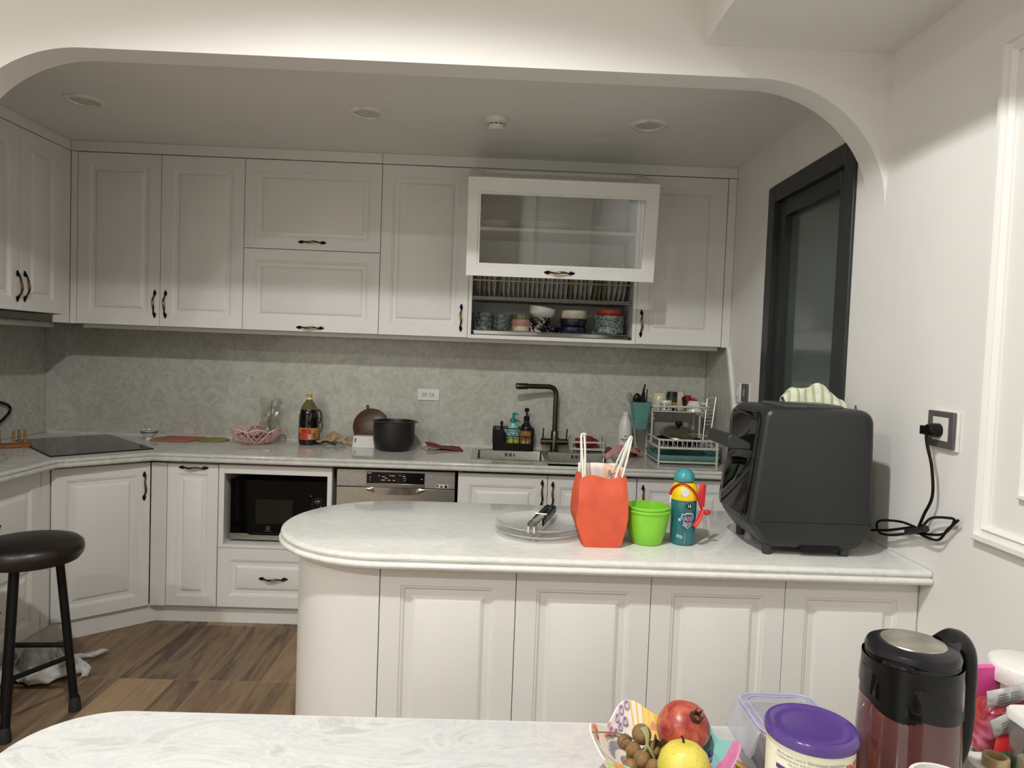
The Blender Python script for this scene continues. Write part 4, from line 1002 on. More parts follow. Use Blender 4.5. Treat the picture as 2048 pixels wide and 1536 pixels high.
obj('body', G().loft([[(x, y, z) for x, y in rrect(w_, d2, .02, 4)] for w_, d2, z in ((.19, .04, 0), (.20, .044, .004), (.215, .05, .105), (.210, .045, .105), (.195, .038, .006))]), thin_glass('milky_tub', (220, 222, 216), 1.5, 0.2, 0.4, (190, 192, 186)), bx)
# ------------------------------------------------------------------ inside the open wall cabinet
rk = thing('plate_rack', 'steel wire plate rack inside the open wall cabinet', 'plate rack', (0, 0, 0))
g = G(); xa, xb = -1.388, -0.531
for y, z, r in ((-.335, 1.828, .0045), (-.335, 1.737, .0055), (-.335, 1.727, .0045), (-.065, 1.828, .0045), (-.065, 1.732, .0055)): g.bar((xa, y, z), (xb, y, z), r)
obj('rails', g, STEEL, rk)
PXS = [-1.366 + .0262 * k for k in range(31)]
g = G()
for k, x in enumerate(PXS + [PXS[-1] + .0262]):
    xx = x - .0131; g.tube([(xx, -.335, 1.736), (xx, -.2, 1.7315), (xx, -.065, 1.732)], .0018, 5)
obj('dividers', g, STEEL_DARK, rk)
PLATE_W = M('plate_glaze_white', (204, 202, 194), 0.15); PLATE_B = M('plate_glaze_olive', (150, 146, 118), 0.15); PLATE_C = M('plate_glaze_tan', (190, 168, 132), 0.15)
def plate_g(r, h=.018):
    return G().lathe([(0, .0), (r * .55, .0), (r * .58, .003), (r * .66, .004), (r * .9, h - .003), (r, h), (r, h + .0025), (r * .88, h), (r * .62, .0075), (0, .0045)], 36).rot(pi / 2, 'Y')
base_plates = {}
def plate_src(r, m):
    k = (r, m.name)
    if k not in base_plates: base_plates[k] = None
    return k
srcs = {}
for k, x in enumerate(PXS):
    r = [.090, .092, .088, .094, .070, .090, .086, .092, .090, .082, .095, .088, .092, .090, .086, .094, .090, .092, .084, .092, .110, .114, .090, .112, .096, .09, .092, .116, .110, .122, .118][k]
    m = PLATE_C if k in (1,) else PLATE_B if k in (4, 19, 24, 25, 26) else PLATE_W
    ln = radians([0, 1, -1, 3, 4, 0, 2, 0, 1, 2][k % 10] + (3 if k > 27 else 0))
    lab = ('tan plate standing second from left in the plate rack' if k == 1 else 'olive plate standing on edge in the plate rack' if m is PLATE_B else
           'larger white plate standing on edge at the right of the plate rack' if r > .105 else 'small white plate standing on edge in the plate rack')
    key = (r, m.name)
    if key not in srcs: srcs[key] = o = obj('plate', plate_g(r), m)
    else: o = srcs[key].copy(); C.objects.link(o)
    # the bottom edge sits in the slot, the plate leans a little
    o.rotation_euler = (0, ln, 0); o.location = (x - .004 + sin(ln) * r, -.200, 1.7345 + r * cos(ln))
    tag(o, lab, 'plate', 'plates standing in the plate rack')
tr = thing('drip_tray', 'polished steel drip tray under the bowls in the open wall cabinet', 'tray', (0, 0, 0))
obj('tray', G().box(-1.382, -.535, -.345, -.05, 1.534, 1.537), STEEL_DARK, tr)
obj('front_lip', G().loft([[(x, y, z) for y, z in ((-.346, 1.536), (-.362, 1.538), (-.366, 1.556), (-.363, 1.560), (-.360, 1.556), (-.350, 1.541))] for x in (-1.378, -.545)]), CHROME, tr)
for x in (-1.384, -.542): obj('end_bracket', G().box(x - .004, x + .010, -.368, -.06, 1.533, 1.548), BLACKP, tr, bevel=0.002)

SPK = None
def speckle(name, a, b, scale=90, lo=.44, hi=.52, bands=None):
    t = NT(name); f = t.noise(t.coord(), scale, 3, .6, 1.5)
    t.set(col=t.ramp(f, [(lo, a), (hi, b)]), rough=0.15); return t.m
SPEC = speckle('blue_grey_speckle_glaze', (44, 56, 64), (140, 150, 148))
SPEC2 = speckle('pale_blue_speckle_glaze', (60, 82, 86), (168, 178, 170), 70)
DARKF = speckle('dark_floral_glaze', (18, 18, 26), (214, 210, 202), 26, .54, .57)
NAVY = speckle('navy_glaze', (18, 20, 40), (44, 50, 70), 60)
bsrc = {}
def bowl(name, label, r, h, m, x, y, z, grp=None, foot=.5, cat='bowl', rot=None):
    key = (r, h, m.name, foot)
    if key not in bsrc: o = bsrc[key] = obj(name, G().lathe(bowl_prof(r, h, r * foot, .003, .006, .62), 36), m)
    else: o = bsrc[key].copy(); C.objects.link(o)
    o.location = (x, y, z); o.rotation_euler = rot or (0, 0, random.random() * 6)
    return tag(o, label, cat, grp)
ZB = 1.5375; YBW = -.245
names4 = ['bottom', 'second from bottom', 'third from bottom', 'topmost']
for i in range(4): bowl('bowl', 'blue-grey speckled bowl, %s of the leftmost stack in the open cabinet' % names4[i], .053, .042, SPEC, -1.326, YBW, ZB + .0255 * i, 'speckled bowls of the leftmost stack')
for i in range(2): bowl('saucer', 'cream saucer, %s of the two under the second bowl stack from left' % ('lower', 'upper')[i], .050, .012, M('cream_saucer', (206, 202, 166), 0.2), -1.232, YBW - .02, ZB + .0085 * i, 'cream saucers', .55, 'saucer')
for i in range(3): bowl('bowl', 'blue-grey speckled bowl, %s of the second stack from left' % ('bottom', 'middle', 'top')[i], .050, .040, SPEC, -1.226, YBW, ZB + .0215 + .0245 * i, 'speckled bowls of the second stack')
PKB = M('pink_glaze', (206, 150, 142), 0.2)
bowl('dish', 'brown wooden dish at the bottom of the pink bowl stack', .060, .022, M('brown_dish', (110, 56, 34), 0.4), -1.117, YBW, ZB, None, .7, 'dish')
bowl('bowl', 'cream bowl between the brown dish and the pink bowl', .054, .038, M('cream_bowl_glaze', (214, 202, 176), 0.2), -1.117, YBW, ZB + .0145, None, .7)
bowl('bowl', 'glossy pink bowl in the middle of a mixed stack in the open cabinet', .056, .058, PKB, -1.117, YBW, ZB + .030, None, .72)
bowl('bowl', 'green glass bowl on top of the pink bowl', .057, .052, M('green_glass_bowl', (100, 116, 76), 0.08, spec=.8), -1.117, YBW, ZB + .062, None, .62)
for i in range(2): bowl('bowl', 'black and white patterned bowl, %s of the pair in the middle of the open cabinet' % ('lower', 'upper')[i], .066, .058, DARKF, -1.020, YBW, ZB + .044 * i, 'black and white patterned bowls', .5)
bowl('bowl', 'white bowl tilted on top of the black and white patterned bowls', .072, .056, WHITEC, -1.012, YBW, ZB + .104, None, .7, rot=(0, radians(9), 0))
bowl('bowl', 'dark blue bowl standing behind the black and white patterned bowls', .045, .055, NAVY, -.945, YBW + .07, ZB, None, .6)
for i in range(2): bowl('bowl', 'dark navy bowl, %s of the pair right of the middle in the open cabinet' % ('lower', 'upper')[i], .074, .056, NAVY, -.832, YBW, ZB + .046 * i, 'navy bowls', .6)
bowl('bowl', 'cream bowl with straight sides on top of the two navy bowls', .070, .050, M('ivory_glaze', (222, 214, 192), 0.2), -.830, YBW, ZB + .097, None, .88)
bowl('plate', 'white plate at the bottom of the rightmost stack in the open cabinet', .082, .022, WHITEC, -.636, YBW, ZB, None, .75, 'plate')
for i in range(3): bowl('bowl', 'pale blue speckled bowl, %s of the rightmost stack in the open cabinet' % ('bottom', 'middle', 'top')[i], .083, .048, SPEC2, -.634, YBW, ZB + .0165 + .0305 * i, 'pale speckled bowls of the rightmost stack', .72)
bowl('dish', 'orange-red dish on top of the pale speckled bowls', .072, .036, M('orange_red_glaze', (176, 62, 44), 0.25), -.634, YBW, ZB + .120, None, .68, 'dish')
# plates on the glass-fronted shelf
ZS = ZUB + .5965
def flatplate(label, r, x, y, z, grp): 
    o = obj('plate', G().lathe([(0, .0005), (r * .55, .0005), (r * .62, .004), (r * .9, .022), (r, .026), (r, .0285), (r * .88, .026), (r * .6, .008), (0, .006)], 44), WHITEC, None, (x, y, z)); return tag(o, label, 'plate', grp)
for i in range(3): flatplate('white plate, %s of three stacked at the left of the shelf behind the glass flap' % ('bottom', 'middle', 'top')[i], .105, -1.275, -.19, ZS + .009 * i, 'three plates stacked on the upper shelf')
for i in range(2): flatplate('large white platter, %s of two in the middle of the shelf behind the glass flap' % ('lower', 'upper')[i], .150, -1.010, -.185, ZS + .012 * i, 'two platters on the upper shelf')
flatplate('single wide white platter at the right of the shelf behind the glass flap', .150, -.695, -.185, ZS, None)

# ------------------------------------------------------------------ ceiling and wall fittings
DLG = M('downlight_diffuser_off', (206, 203, 195), 0.5)
for i, (x, lab) in enumerate(((-3.069, 'recessed kitchen downlight, switched off, above the left corner'), (-1.848, 'recessed kitchen downlight, switched off, above the middle of the kitchen'), (-.613, 'recessed kitchen downlight, switched off, near the right wall'))):
    if i == 0:
        dl = thing('downlight', lab, 'ceiling light', (x, -1.0, ZK), group='recessed kitchen downlights')
        obj('trim_ring', G().lathe([(.056, -.003), (.060, -.008), (.076, -.008), (.083, -.003), (.083, -.0005)], 40), M('downlight_trim', (238, 235, 228), 0.4), dl)
        obj('diffuser', G().lathe([(0, -.0015), (.056, -.0015), (.056, -.003)], 40), DLG, dl)
    else: copy_thing(dl, (x, -1.0, ZK), lab)
sm = thing('smoke_detector', 'round white smoke detector on the kitchen ceiling', 'smoke detector', (-1.284, -1.003, ZK))
obj('base', G().lathe([(.050, -.0005), (.050, -.018), (.047, -.022), (0, -.022)], 40), WHITEP, sm)
obj('sensor_cap', G().lathe([(.040, -.022), (.038, -.034), (.034, -.036), (.034, -.044), (.026, -.052), (0, -.053)], 40), WHITEP, sm)
g = G()
for k in range(12):
    a = 2 * pi * k / 12; g.merge(patch(.0372, a - .20, a + .20, -.0335, -.0235, .0016, 4))
obj('vents', g, BLACKP, sm)
# light switches beside the window
DKG = M('dark_grey_switch', (92, 89, 87), 0.4, 0.1)
def xplate(y0, y1, z0, z1, t): return G().box(-t, -.0005, y0, y1, z0, z1)
s1 = thing('light_switch', 'small white switch on the right wall beside the sloping stone panel', 'switch', (0, -.562, 1.285))
obj('plate', xplate(-.030, .030, -.05, .045, .010), WHITEP, s1, bevel=0.003)
obj('rocker', xplate(-.012, .012, -.022, .026, .016), M('rocker_white', (214, 212, 204), 0.3), s1, bevel=0.002)
s2 = thing('light_switch', 'dark grey switch plate on the right wall next to the window frame', 'switch', (0, -.672, 1.287))
obj('backing', xplate(-.052, .046, -.058, .048, .006), WHITEP, s2, bevel=0.002)
obj('plate', xplate(-.040, .040, -.046, .044, .014), DKG, s2, bevel=0.002)
obj('rocker', xplate(-.008, .010, -.018, .018, .018), M('rocker_grey', (150, 150, 146), 0.3), s2, bevel=0.002)
s3 = thing('wall_socket', 'dark grey wall socket with a black plug right of the countertop oven', 'socket', (0, -2.228, 1.273))
obj('backing', xplate(-.060, .060, -.056, .052, .009), WHITEP, s3, bevel=0.002)
obj('plate', xplate(-.054, .060, -.050, .050, .017), DKG, s3, bevel=0.003)
obj('insert', xplate(-.033, .033, -.030, .034, .0185), WHITEP, s3)

# ------------------------------------------------------------------ on the peninsula
ov = thing('countertop_oven', 'charcoal grey countertop air-fryer oven with a black glass door on the peninsula', 'oven', (-.290, -1.962, ZP))
# body: rounded profile seen from the front room, extruded in depth
def round_poly(pts, rads, n=7):
    out = []; N = len(pts)
    for i in range(N):
        p = Vector(pts[i]); a = (Vector(pts[i - 1]) - p); b = (Vector(pts[(i + 1) % N]) - p); r = rads[i]
        a.normalize(); b.normalize(); half = a.angle(b) / 2; d = r / math.tan(half); c = p + (a + b).normalized() * (r / sin(half))
        s0 = p + a * d - c; s1 = p + b * d - c; t0 = atan2(s0.y, s0.x); dt = atan2(s1.y, s1.x) - t0
        while dt > pi: dt -= 2 * pi
        while dt < -pi: dt += 2 * pi
        out += [(c.x + r * cos(t0 + dt * k / n), c.y + r * sin(t0 + dt * k / n)) for k in range(n + 1)]
    return out
OVP = [(-.162, .437), (.163, .437), (.176, .075), (.140, .022), (-.140, .022), (-.198, .095)]
OVR = [.032, .042, .05, .045, .05, .05]
def oven_ring(y, ins):
    P_ = round_poly(OVP, OVR); N = len(P_); out = []
    for i in range(N):
        t = Vector(P_[(i + 1) % N]) - Vector(P_[i - 1]); t.normalize()
        out.append((P_[i][0] + t.y * ins, y, P_[i][1] - t.x * ins))
    return out
OD = .142
obj('housing', G().loft([oven_ring(y, ins) for y, ins in ((-OD, .024), (-OD + .002, .014), (-OD + .008, .006), (-OD + .018, .001), (-OD + .03, 0), (OD - .03, 0), (OD - .012, .003), (OD - .003, .010), (OD, .02))]), CHAR, ov, ang=24)
door = obj('door_glass', G().loft([[(x, y, z) for y, z in rrect(d2, h2, .03, 6, 0, 0)] for x, d2, h2 in ((.006, .238, .318), (-.0035, .238, .318), (-.0055, .234, .314))]), BLACKG, ov, (-.1850, .004, .262), rot=(0, radians(6.0), 0))
obj('handle', G().loft([[(x, y, z) for x, z in ((-.078, .042), (-.078, .074), (-.066, .082), (-.004, .062), (-.004, .042), (-.062, .038))] for y in (-.100, .100)]), CHAR, door, bevel=0.004)
obj('knob_bar', G().tube([(-.004, -.02, .0), (-.032, -.02, -.004)], .012, 10), BLACKP, door)
obj('top_plate', G().loft([[(x, y, z) for x, y in rrect(.20 - i, .19 - i, .03, 6, .005, .012)] for i, z in ((0, .434), (0, .4405), (.006, .4435))]), M('oven_top_grey', (84, 86, 86), 0.35, 0.4), ov)
obj('seam', G().box(-.165, .165, -OD - .0006, -OD + .004, .1005, .1020), BLACKP, ov)
obj('rear_slot', G().box(-.040, .075, -OD + .002, -OD + .03, .0185, .036), BLACKP, ov)
for x, y in ((-.130, -.115), (.100, -.115), (-.130, .110), (.100, .110)): obj('foot', G().lathe([(.012, .0006), (.014, .004), (.015, .045), (0, .045)], 14, (x, y, 0)), M('dark_rubber_foot', (52, 53, 53), 0.6), ov)
# cord to the wall socket, tied in a loose bundle
CORD = BLACKP
def P(x, y, z): return (x + .290, y + 1.962, z - ZP)
cp = smooth_path([P(-.128, -1.86, .906), P(-.08, -1.88, .906), P(-.045, -1.95, .922), P(-.035, -2.04, .945), P(-.03, -2.14, .978), P(-.03, -2.18, .986)], 8)
c2 = smooth_path([P(-.03, -2.18, .99), P(-.03, -2.20, 1.03), P(-.032, -2.235, 1.09), P(-.042, -2.24, 1.17), P(-.050, -2.226, 1.23), P(-.052, -2.222, 1.262)], 8)
lp = smooth_path([P(-.03, -2.18, .985), P(-.035, -2.10, .985), P(-.035, -1.99, .962), P(-.03, -1.965, .935), P(-.03, -1.99, .922), P(-.03, -2.06, .935), P(-.028, -2.14, .962), P(-.025, -2.20, .975), P(-.02, -2.275, .995), P(-.02, -2.315, 1.04), P(-.025, -2.29, 1.042), P(-.03, -2.235, 1.028), P(-.03, -2.20, 1.0), P(-.03, -2.17, .975), P(-.025, -2.255, .972), P(-.02, -2.29, 1.01), P(-.02, -2.33, 1.045)], 8)
cord = obj('power_cord', G().tube(cp, .0042, 8).tube(c2, .0042, 8).tube(lp, .0038, 8), CORD, ov)
obj('tie', G().tube([P(-.029, -2.125, .962), P(-.028, -2.21, .992)], .010, 10), M('rubber_tie', (34, 32, 30), 0.6), cord)
obj('plug', G().lathe([(.0195, .019), (.0195, .044), (.015, .052), (0, .053)], 24).rot(-pi / 2, 'Y').move(*P(0, -2.224, 1.270)).box(*[v for a, b in zip(P(-.050, -2.218, 1.256), P(-.030, -2.188, 1.280)) for v in (a, b)]), BLACKP, cord)

# striped tea towel draped over something behind the oven
def twl(u, v):
    x = -.262 + .222 * u
    top = ZP + .425 + .070 * sin(pi * min(1, max(0, u * .86 + .12))) ** .9 + .006 * sin(14 * u)
    wy = .040 + .008 * sin(9 * u)
    if v < .5: t_ = v / .5; y = -1.750 - wy * cos(t_ * pi / 2) ** .6; z = ZP + .004 + (top - ZP - .004) * sin(t_ * pi / 2) ** .55
    else: t_ = (v - .5) / .5; y = -1.750 + wy * sin(t_ * pi / 2) ** .6; z = top - (top - ZP - .06) * (1 - cos(t_ * pi / 2) ** .55)
    return (x + .012 * (v - .5), y, z)
def towel_mat():
    t = NT('green_striped_towel'); v = t.coord(); x = t.sep(v)[0]
    f = t.math('FRACT', t.math('DIVIDE', t.math('ADD', x, t.math('MULTIPLY', t.noise(v, 9, 2), .015)), .029))
    c = t.ramp(f, [(0.0, (232, 230, 214)), (.40, (226, 226, 204)), (.50, (182, 194, 148)), (.74, (178, 192, 144)), (.84, (230, 228, 212))])
    t.set(col=c, rough=0.95); t.bump(t.noise(v, 180, 2), .5, .004); return t.m
single('tea_towel', 'white tea towel with green stripes bunched up behind the countertop oven', 'towel', rumple(rumple(G().grid(twl, 60, 44), .007, 26, 5.0), .003, 80), towel_mat(), solid=0.004)
single('pink_towel', 'pink and maroon cloth hanging half hidden behind the striped tea towel', 'towel', rumple(G().grid(lambda u, v: (-.038 + .022 * u + .003 * sin(7 * v), -1.805 + .02 * u, ZP + .004 + .432 * v - .05 * u * v), 10, 24), .004, 30), speckle('pink_maroon_cloth', (132, 58, 66), (214, 170, 168), 22, .45, .6), solid=0.006)

# clear plates and tongs
PLA = thin_glass('frosted_plastic_plate', (250, 250, 248), 1.3, 0.12, 0.22, (250, 248, 244))
def dish_g(r, h):
    rib = lambda rr, z, a: (rr * (1 + .006 * (1 if int(a / (2 * pi) * 96 + .5) % 2 else 0)), z)
    return G().lathe([(0, .001), (r * .62, .001), (r * .82, h * .35), (r * .97, h * .92), (r, h), (r * .985, h + .002), (r * .96, h * .98), (r * .81, h * .42), (r * .61, .004), (0, .004)], 96, warp=rib)
single('clear_plate', 'lower of two ribbed clear plastic plates left of the orange bag', 'plate', dish_g(.140, .020), PLA, (-1.090, -1.925, ZP), group='clear plastic plates')
single('clear_plate', 'upper of two ribbed clear plastic plates, under the tongs', 'plate', dish_g(.140, .020), PLA, (-1.088, -1.905, ZP + .0145), group='clear plastic plates')
tg = thing('tongs', 'black and steel kitchen tongs resting on the clear plates', 'tongs', (-1.083, -1.930, ZP + .0375), rot=(0, radians(-3), radians(72)))
def arm(sg):
    g = G()
    def sec(x, w_, y, h_): return [(x, y + sg * a, b) for a, b in ((0, 0), (w_, 0), (w_, h_), (0, h_))]
    return G().loft([sec(-.125, .006, sg * .006, .020), sec(-.11, .008, sg * .008, .026), (sec(-.05, .006, sg * .010, .024)), sec(0.0, .005, sg * .010, .022), sec(.115, .005, sg * .004, .022)])
for sg in (-1, 1):
    a_ = obj('arm', arm(sg), CHROME, tg)
    obj('grip', G().loft([[(x, sg * (.0125 + e), z) for e, z in ((-.001, -.001), (.007, .002), (.007, .022), (-.001, .025))] for x in (-.045, .118)]), BLACKP, a_, bevel=0.002)
obj('end_cap', G().box(.088, .122, -.014, .014, -.001, .026), BLACKP, tg, bevel=0.004)
obj('spring_clip', G().tube([(-.005, -.018, .012), (-.008, -.018, .029), (-.008, .018, .029), (-.005, .018, .012)], .0018, 6), CHROME, tg)
obj('hang_hole', G().ball((.108, 0, .0265), (.004, .004, .001)), CHROME, tg)

# orange paper bag
pb = thing('paper_bag', 'bright orange paper bag with white rope handles on the peninsula', 'paper bag', (-.912, -2.010, ZP), rotz=radians(2))
ORG = M('orange_kraft_paper', (212, 88, 58), 0.7, var=0.04, nscale=25)
def bag_ring(z, wx, wy, ox=0, oy=0, pinch=0.0):
    n = 8; pts = []
    for (xa, ya), (xb, yb) in zip([(-1, -1), (1, -1), (1, 1), (-1, 1)], [(1, -1), (1, 1), (-1, 1), (-1, -1)]):
        for k in range(n):
            t_ = k / n; x = xa + (xb - xa) * t_; y = ya + (yb - ya) * t_
            px = 1 - pinch * (1 - abs(y)) if abs(x) > .999 else 1
            pts.append((ox + x * wx * px, oy + y * wy, z + ((.004 * sin(9 * t_ + xa) - .006) if z > .21 else 0)))
    return pts
g = G().loft([bag_ring(.0008, .051, .062), bag_ring(.012, .055, .064), bag_ring(.072, .075, .068, -.004, 0, .04), bag_ring(.090, .077, .067, -.004), bag_ring(.145, .075, .060, -.003, 0, .10), bag_ring(.214, .068, .050, -.002, .002, .16)], True, False)
obj('body', rumple(rumple(g, .004, 16), .002, 40), ORG, pb, ang=9, solid=0.0015)
obj('inner_back', rumple(G().grid(lambda u, v: (-.066 + .130 * u, .046 - .002 * v, .10 + .137 * v), 10, 8), .002, 30), M('white_bag_lining', (238, 226, 216), 0.7), pb, solid=0.0012)
ROPE = M('white_rope', (236, 232, 222), 0.8, bump=0.3, nscale=400)
for y, dx in ((-.036, 0), (.040, .004)):
    obj('rope_handle', G().tube(smooth_path([(-.062 + dx, y, .205), (-.064 + dx, y * .6 , .262), (-.068 + dx, y * .3, .322), (-.062 + dx * 2, y * .1, .330), (-.057 + dx, y * .2 + .004, .318), (-.055 + dx * 2, y * .7 + .005, .26), (-.056 + dx, y + .004, .21)], 6), .0032, 8), ROPE, pb)
    obj('rope_handle', G().tube(smooth_path([(.036 + dx, y, .205), (.056 + dx, y * .7, .262), (.080 + dx, y * .3, .320), (.086 + dx, y * .1, .323), (.084 + dx, y * .3, .308), (.068 + dx, y * .8, .25), (.056 + dx, y, .205)], 6), .0032, 8), ROPE, pb)
nt = thing('paper_note', 'folded beige paper with handwriting sticking out of the orange bag', 'paper', (-.868, -1.975, ZP + .055), rotz=radians(-4))
obj('sheet', rumple(G().grid(lambda u, v: (-.032 + .062 * u, .004 * sin(3 * u), .183 * v - .010 * u * v), 8, 8), .0014, 40), M('beige_note', (226, 190, 164), 0.7), nt, solid=0.001)
g = G().tube(smooth_path([(-.018, -.004, .150), (-.014, -.004, .163), (-.008, -.004, .152), (-.012, -.004, .146), (-.004, -.004, .150), (.002, -.004, .154), (.006, -.004, .149)], 5), .0009, 5).tube([(.012, -.004, .152), (.016, -.004, .172), (.019, -.004, .158)], .0009, 5)
obj('handwriting', g, M('brown_ink', (96, 60, 40), 0.7), nt)
# lime bowls
LIME = M('lime_plastic', (138, 212, 58), 0.4, var=0.02)
def lime_g(r, h, lip=.004):
    return G().lathe([(0, .0008), (r * .64, .0008), (r * .68, .003), (r * .86, h * .42), (r * .96, h * .78), (r * .975, h - .010), (r + .0012, h - .007), (r + .0018, h - .002), (r, h), (r - .002, h + .001), (r * .955, h - .010), (r * .85, h * .44), (r * .66, .006), (0, .005)], 56)
single('plastic_bowl', 'lower of two nested lime green plastic bowls beside the orange bag', 'bowl', lime_g(.0695, .106), LIME, (-.763, -1.995, ZP), group='nested lime bowls')
single('plastic_bowl', 'upper of two nested lime green plastic bowls beside the orange bag', 'bowl', lime_g(.0672, .106), LIME, (-.763, -1.995, ZP + .0105), group='nested lime bowls')
# child's water bottle
wb2 = thing('water_bottle', 'teal child water bottle with yellow lid, red strap and badge logo', 'water bottle', (-.650, -1.990, ZP))
R_ = .0385
TB = M('teal_tritan', (46, 112, 118), 0.15, var=0.1, nscale=14, trans=0.15, spec=.6)
obj('body', G().lathe([(0, .001), (.033, .001), (.0375, .006), (R_ - .0005, .02), (R_, .045), (R_ - .0006, .075), (R_, .10), (R_, .138), (.036, .142), (0, .142)], 44), TB, wb2)
YL = M('yellow_lid', (240, 206, 30), 0.35)
obj('lid', G().lathe([(.036, .138), (.0405, .139), (.0420, .146), (.0410, .162), (.0370, .180), (.0290, .190), (.022, .193), (0, .194)], 40), YL, wb2)
obj('spout_cover', G().lathe([(.0300, .192), (.0315, .200), (.0270, .216), (.0150, .227), (0, .230)], 36).rot(radians(-4), 'Y').move(.012, 0, .004), M('teal_dome', (64, 150, 158), 0.15, spec=.6), wb2)
obj('lid_button', G().lathe([(.0, .0018), (.012, .0015), (.013, 0), (.012, -.002)], 20).rot(pi / 2, 'X').move(-.008, -.0405, .165), WHITEP, wb2)
RED = M('red_strap', (206, 34, 36), 0.5)
st_ = obj('strap', G().tube(smooth_path([(-.0425, -.004, .150), (-.040, -.016, .172), (-.022, -.034, .190), (0, -.044, .186), (.022, -.042, .165), (.036, -.036, .140), (.046, -.030, .118), (.052, -.025, .108)], 6), .0055, 8, flat=.35), RED, wb2)
obj('strap_tail', G().tube([(.050, -.03, .113), (.036, -.045, .085), (.020, -.052, .066)], [.006, .0085, .0085], 8, flat=.4), RED, st_)
obj('strap_loop', G().tube([(.050, -.024, .120), (.049, -.018, .16), (.053, -.014, .188)], [.007, .011, .010], 8, flat=.4), RED, st_)
obj('strap_button', G().ball((.064, -.03, .105), (.011, .006, .009)), RED, st_)
obj('side_clip', G().box(-.046, -.041, -.008, .004, .125, .150), WHITEP, wb2, bevel=0.001)
def sh(s, cz, pts): return [(x * s, cz + z * s) for x, z in pts]
SH = [(-.30, .95), (-.20, 1.08), (.45, 1.08), (.62, .98), (.80, 1.02), (.86, .55), (.62, .15), (.52, -.55), (.08, -.95), (-.36, -.58), (-.46, .12), (-.78, .50), (-.72, .98), (-.48, .92)]
SH = [(x - .05, z) for x, z in SH]
def shield(s, off, cx=.003, cz=.077):
    g = G(); P3 = bead([(cx + x * s, cz + z * s) for x, z in SH], R_, off); c = bead([(cx, cz + .1 * s)], R_, off)[0]
    n = len(P3); return g.add(P3 + [c], [[i, (i + 1) % n, n] for i in range(n)])
lg = obj('badge_logo', shield(.0235, .0014), M('badge_white', (216, 224, 224), 0.5), wb2, normals=False)
obj('badge_field', shield(.0210, .0018), M('badge_grey', (64, 96, 104), 0.5), lg, normals=False)
obj('badge_red', shield(.0165, .0022, .003, .0775), M('badge_red_paint', (150, 44, 52), 0.5), lg, normals=False)
obj('badge_letters', text_g('PAW', .019, R_, -pi / 2 + .06, .0845, .0030, bold=.0007), M('badge_blue', (96, 160, 204), 0.5), lg)
obj('badge_band', patch(R_, -pi / 2 - .30, -pi / 2 + .42, .0645, .0725, .0026), M('band_white', (226, 228, 224), 0.5), lg)
obj('band_letters', text_g('PATROL', .0075, R_, -pi / 2 + .06, .0685, .0033, bold=.0004), M('black_letters', (20, 20, 24), 0.6), lg)
obj('round_badge', G().add([((R_ + .0016) * cos(-pi / 2 + (.006 + .0093 * cos(a)) / R_), (R_ + .0016) * sin(-pi / 2 + (.006 + .0093 * cos(a)) / R_), .1235 + .0093 * sin(a)) for a in [2 * pi * k / 28 for k in range(28)]], [list(range(28))]), BLACKP, wb2)
obj('badge_number', text_g('15', .0125, R_, -pi / 2 + .155, .1235, .0022, bold=.0004), WHITEP, wb2)
g = G()
for k in range(5): g.merge(patch(R_, -pi / 2 - .72 + .10 * k, -pi / 2 - .67 + .10 * k, .026 - .0008 * k, .036 - .0008 * k, .0008, 2))
g.merge(patch(R_, -pi / 2 - .10, -pi / 2 - .085, .008, .045, .0008, 2))
for z in (.047, .051): g.merge(patch(R_, -pi / 2 - .62, -pi / 2 - .42, z + .03, z + .034, .0008, 2))
obj('print', g, M('pale_bottle_print', (186, 210, 208), 0.5), wb2)

# ------------------------------------------------------------------ stool and rag
stl = thing('bar_stool', 'backless round stool with dark brown leather seat and black legs', 'stool', (-2.946, -1.524, 0))
obj('seat', G().lathe([(0, .606), (.140, .606), (.160, .611), (.172, .628), (.176, .648), (.172, .668), (.156, .682), (.12, .690), (0, .692)], 56), M('dark_brown_leather', (25, 17, 13), 0.36, var=0.12, nscale=60, bump=0.12), stl)
for k in range(3):
    a = radians(34.8 + 120 * k); x, y = cos(a), sin(a)
    lg_ = obj('leg', G().bar((x * .092, y * .092, .607), (x * .146, y * .146, .03), .0150, 12), BLACKM, stl)
    obj('rubber_foot', G().lathe([(0, .0006), (.022, .0006), (.021, .025), (.018, .05), (.0155, .055)], 14, (x * .147, y * .147, 0)), M('foot_rubber', (24, 24, 23), 0.7), lg_)
    a2 = a + 2 * pi / 3; zz = (.262, .24, .215)[k]; rr = .146 - .054 * (zz - .03) / .577
    obj('stretcher', G().bar((x * rr, y * rr, zz), (cos(a2) * rr, sin(a2) * rr, zz), .0095, 10), BLACKM, stl)
def rg(u, v):
    e = 1 + .22 * sin(9 * u + 5 * v) + .16 * sin(17 * v - 7 * u)
    x = (-.20 + .40 * u) * e; y = (-.13 + .26 * v) * (1 + .25 * sin(13 * u))
    edge = (sin(pi * u) * sin(pi * v)) ** .4
    n1 = abs(mnoise.noise(Vector((u * 4.2, v * 3.4, 1.7)))); n2 = abs(mnoise.noise(Vector((u * 9, v * 7, 4.1))))
    return (x, y, .004 + .012 * (1 - edge) * abs(sin(23 * (u + v))) + edge * (.16 * n1 + .05 * n2))
single('floor_rag', 'crumpled pale grey rag lying on the floor under the stool', 'rag', rumple(G().grid(rg, 64, 44), .006, 30), M('grey_white_rag', (190, 188, 180), 0.9, var=0.08, bump=0.3), (-3.165, -1.155, .010), rotz=radians(20), solid=0.004)
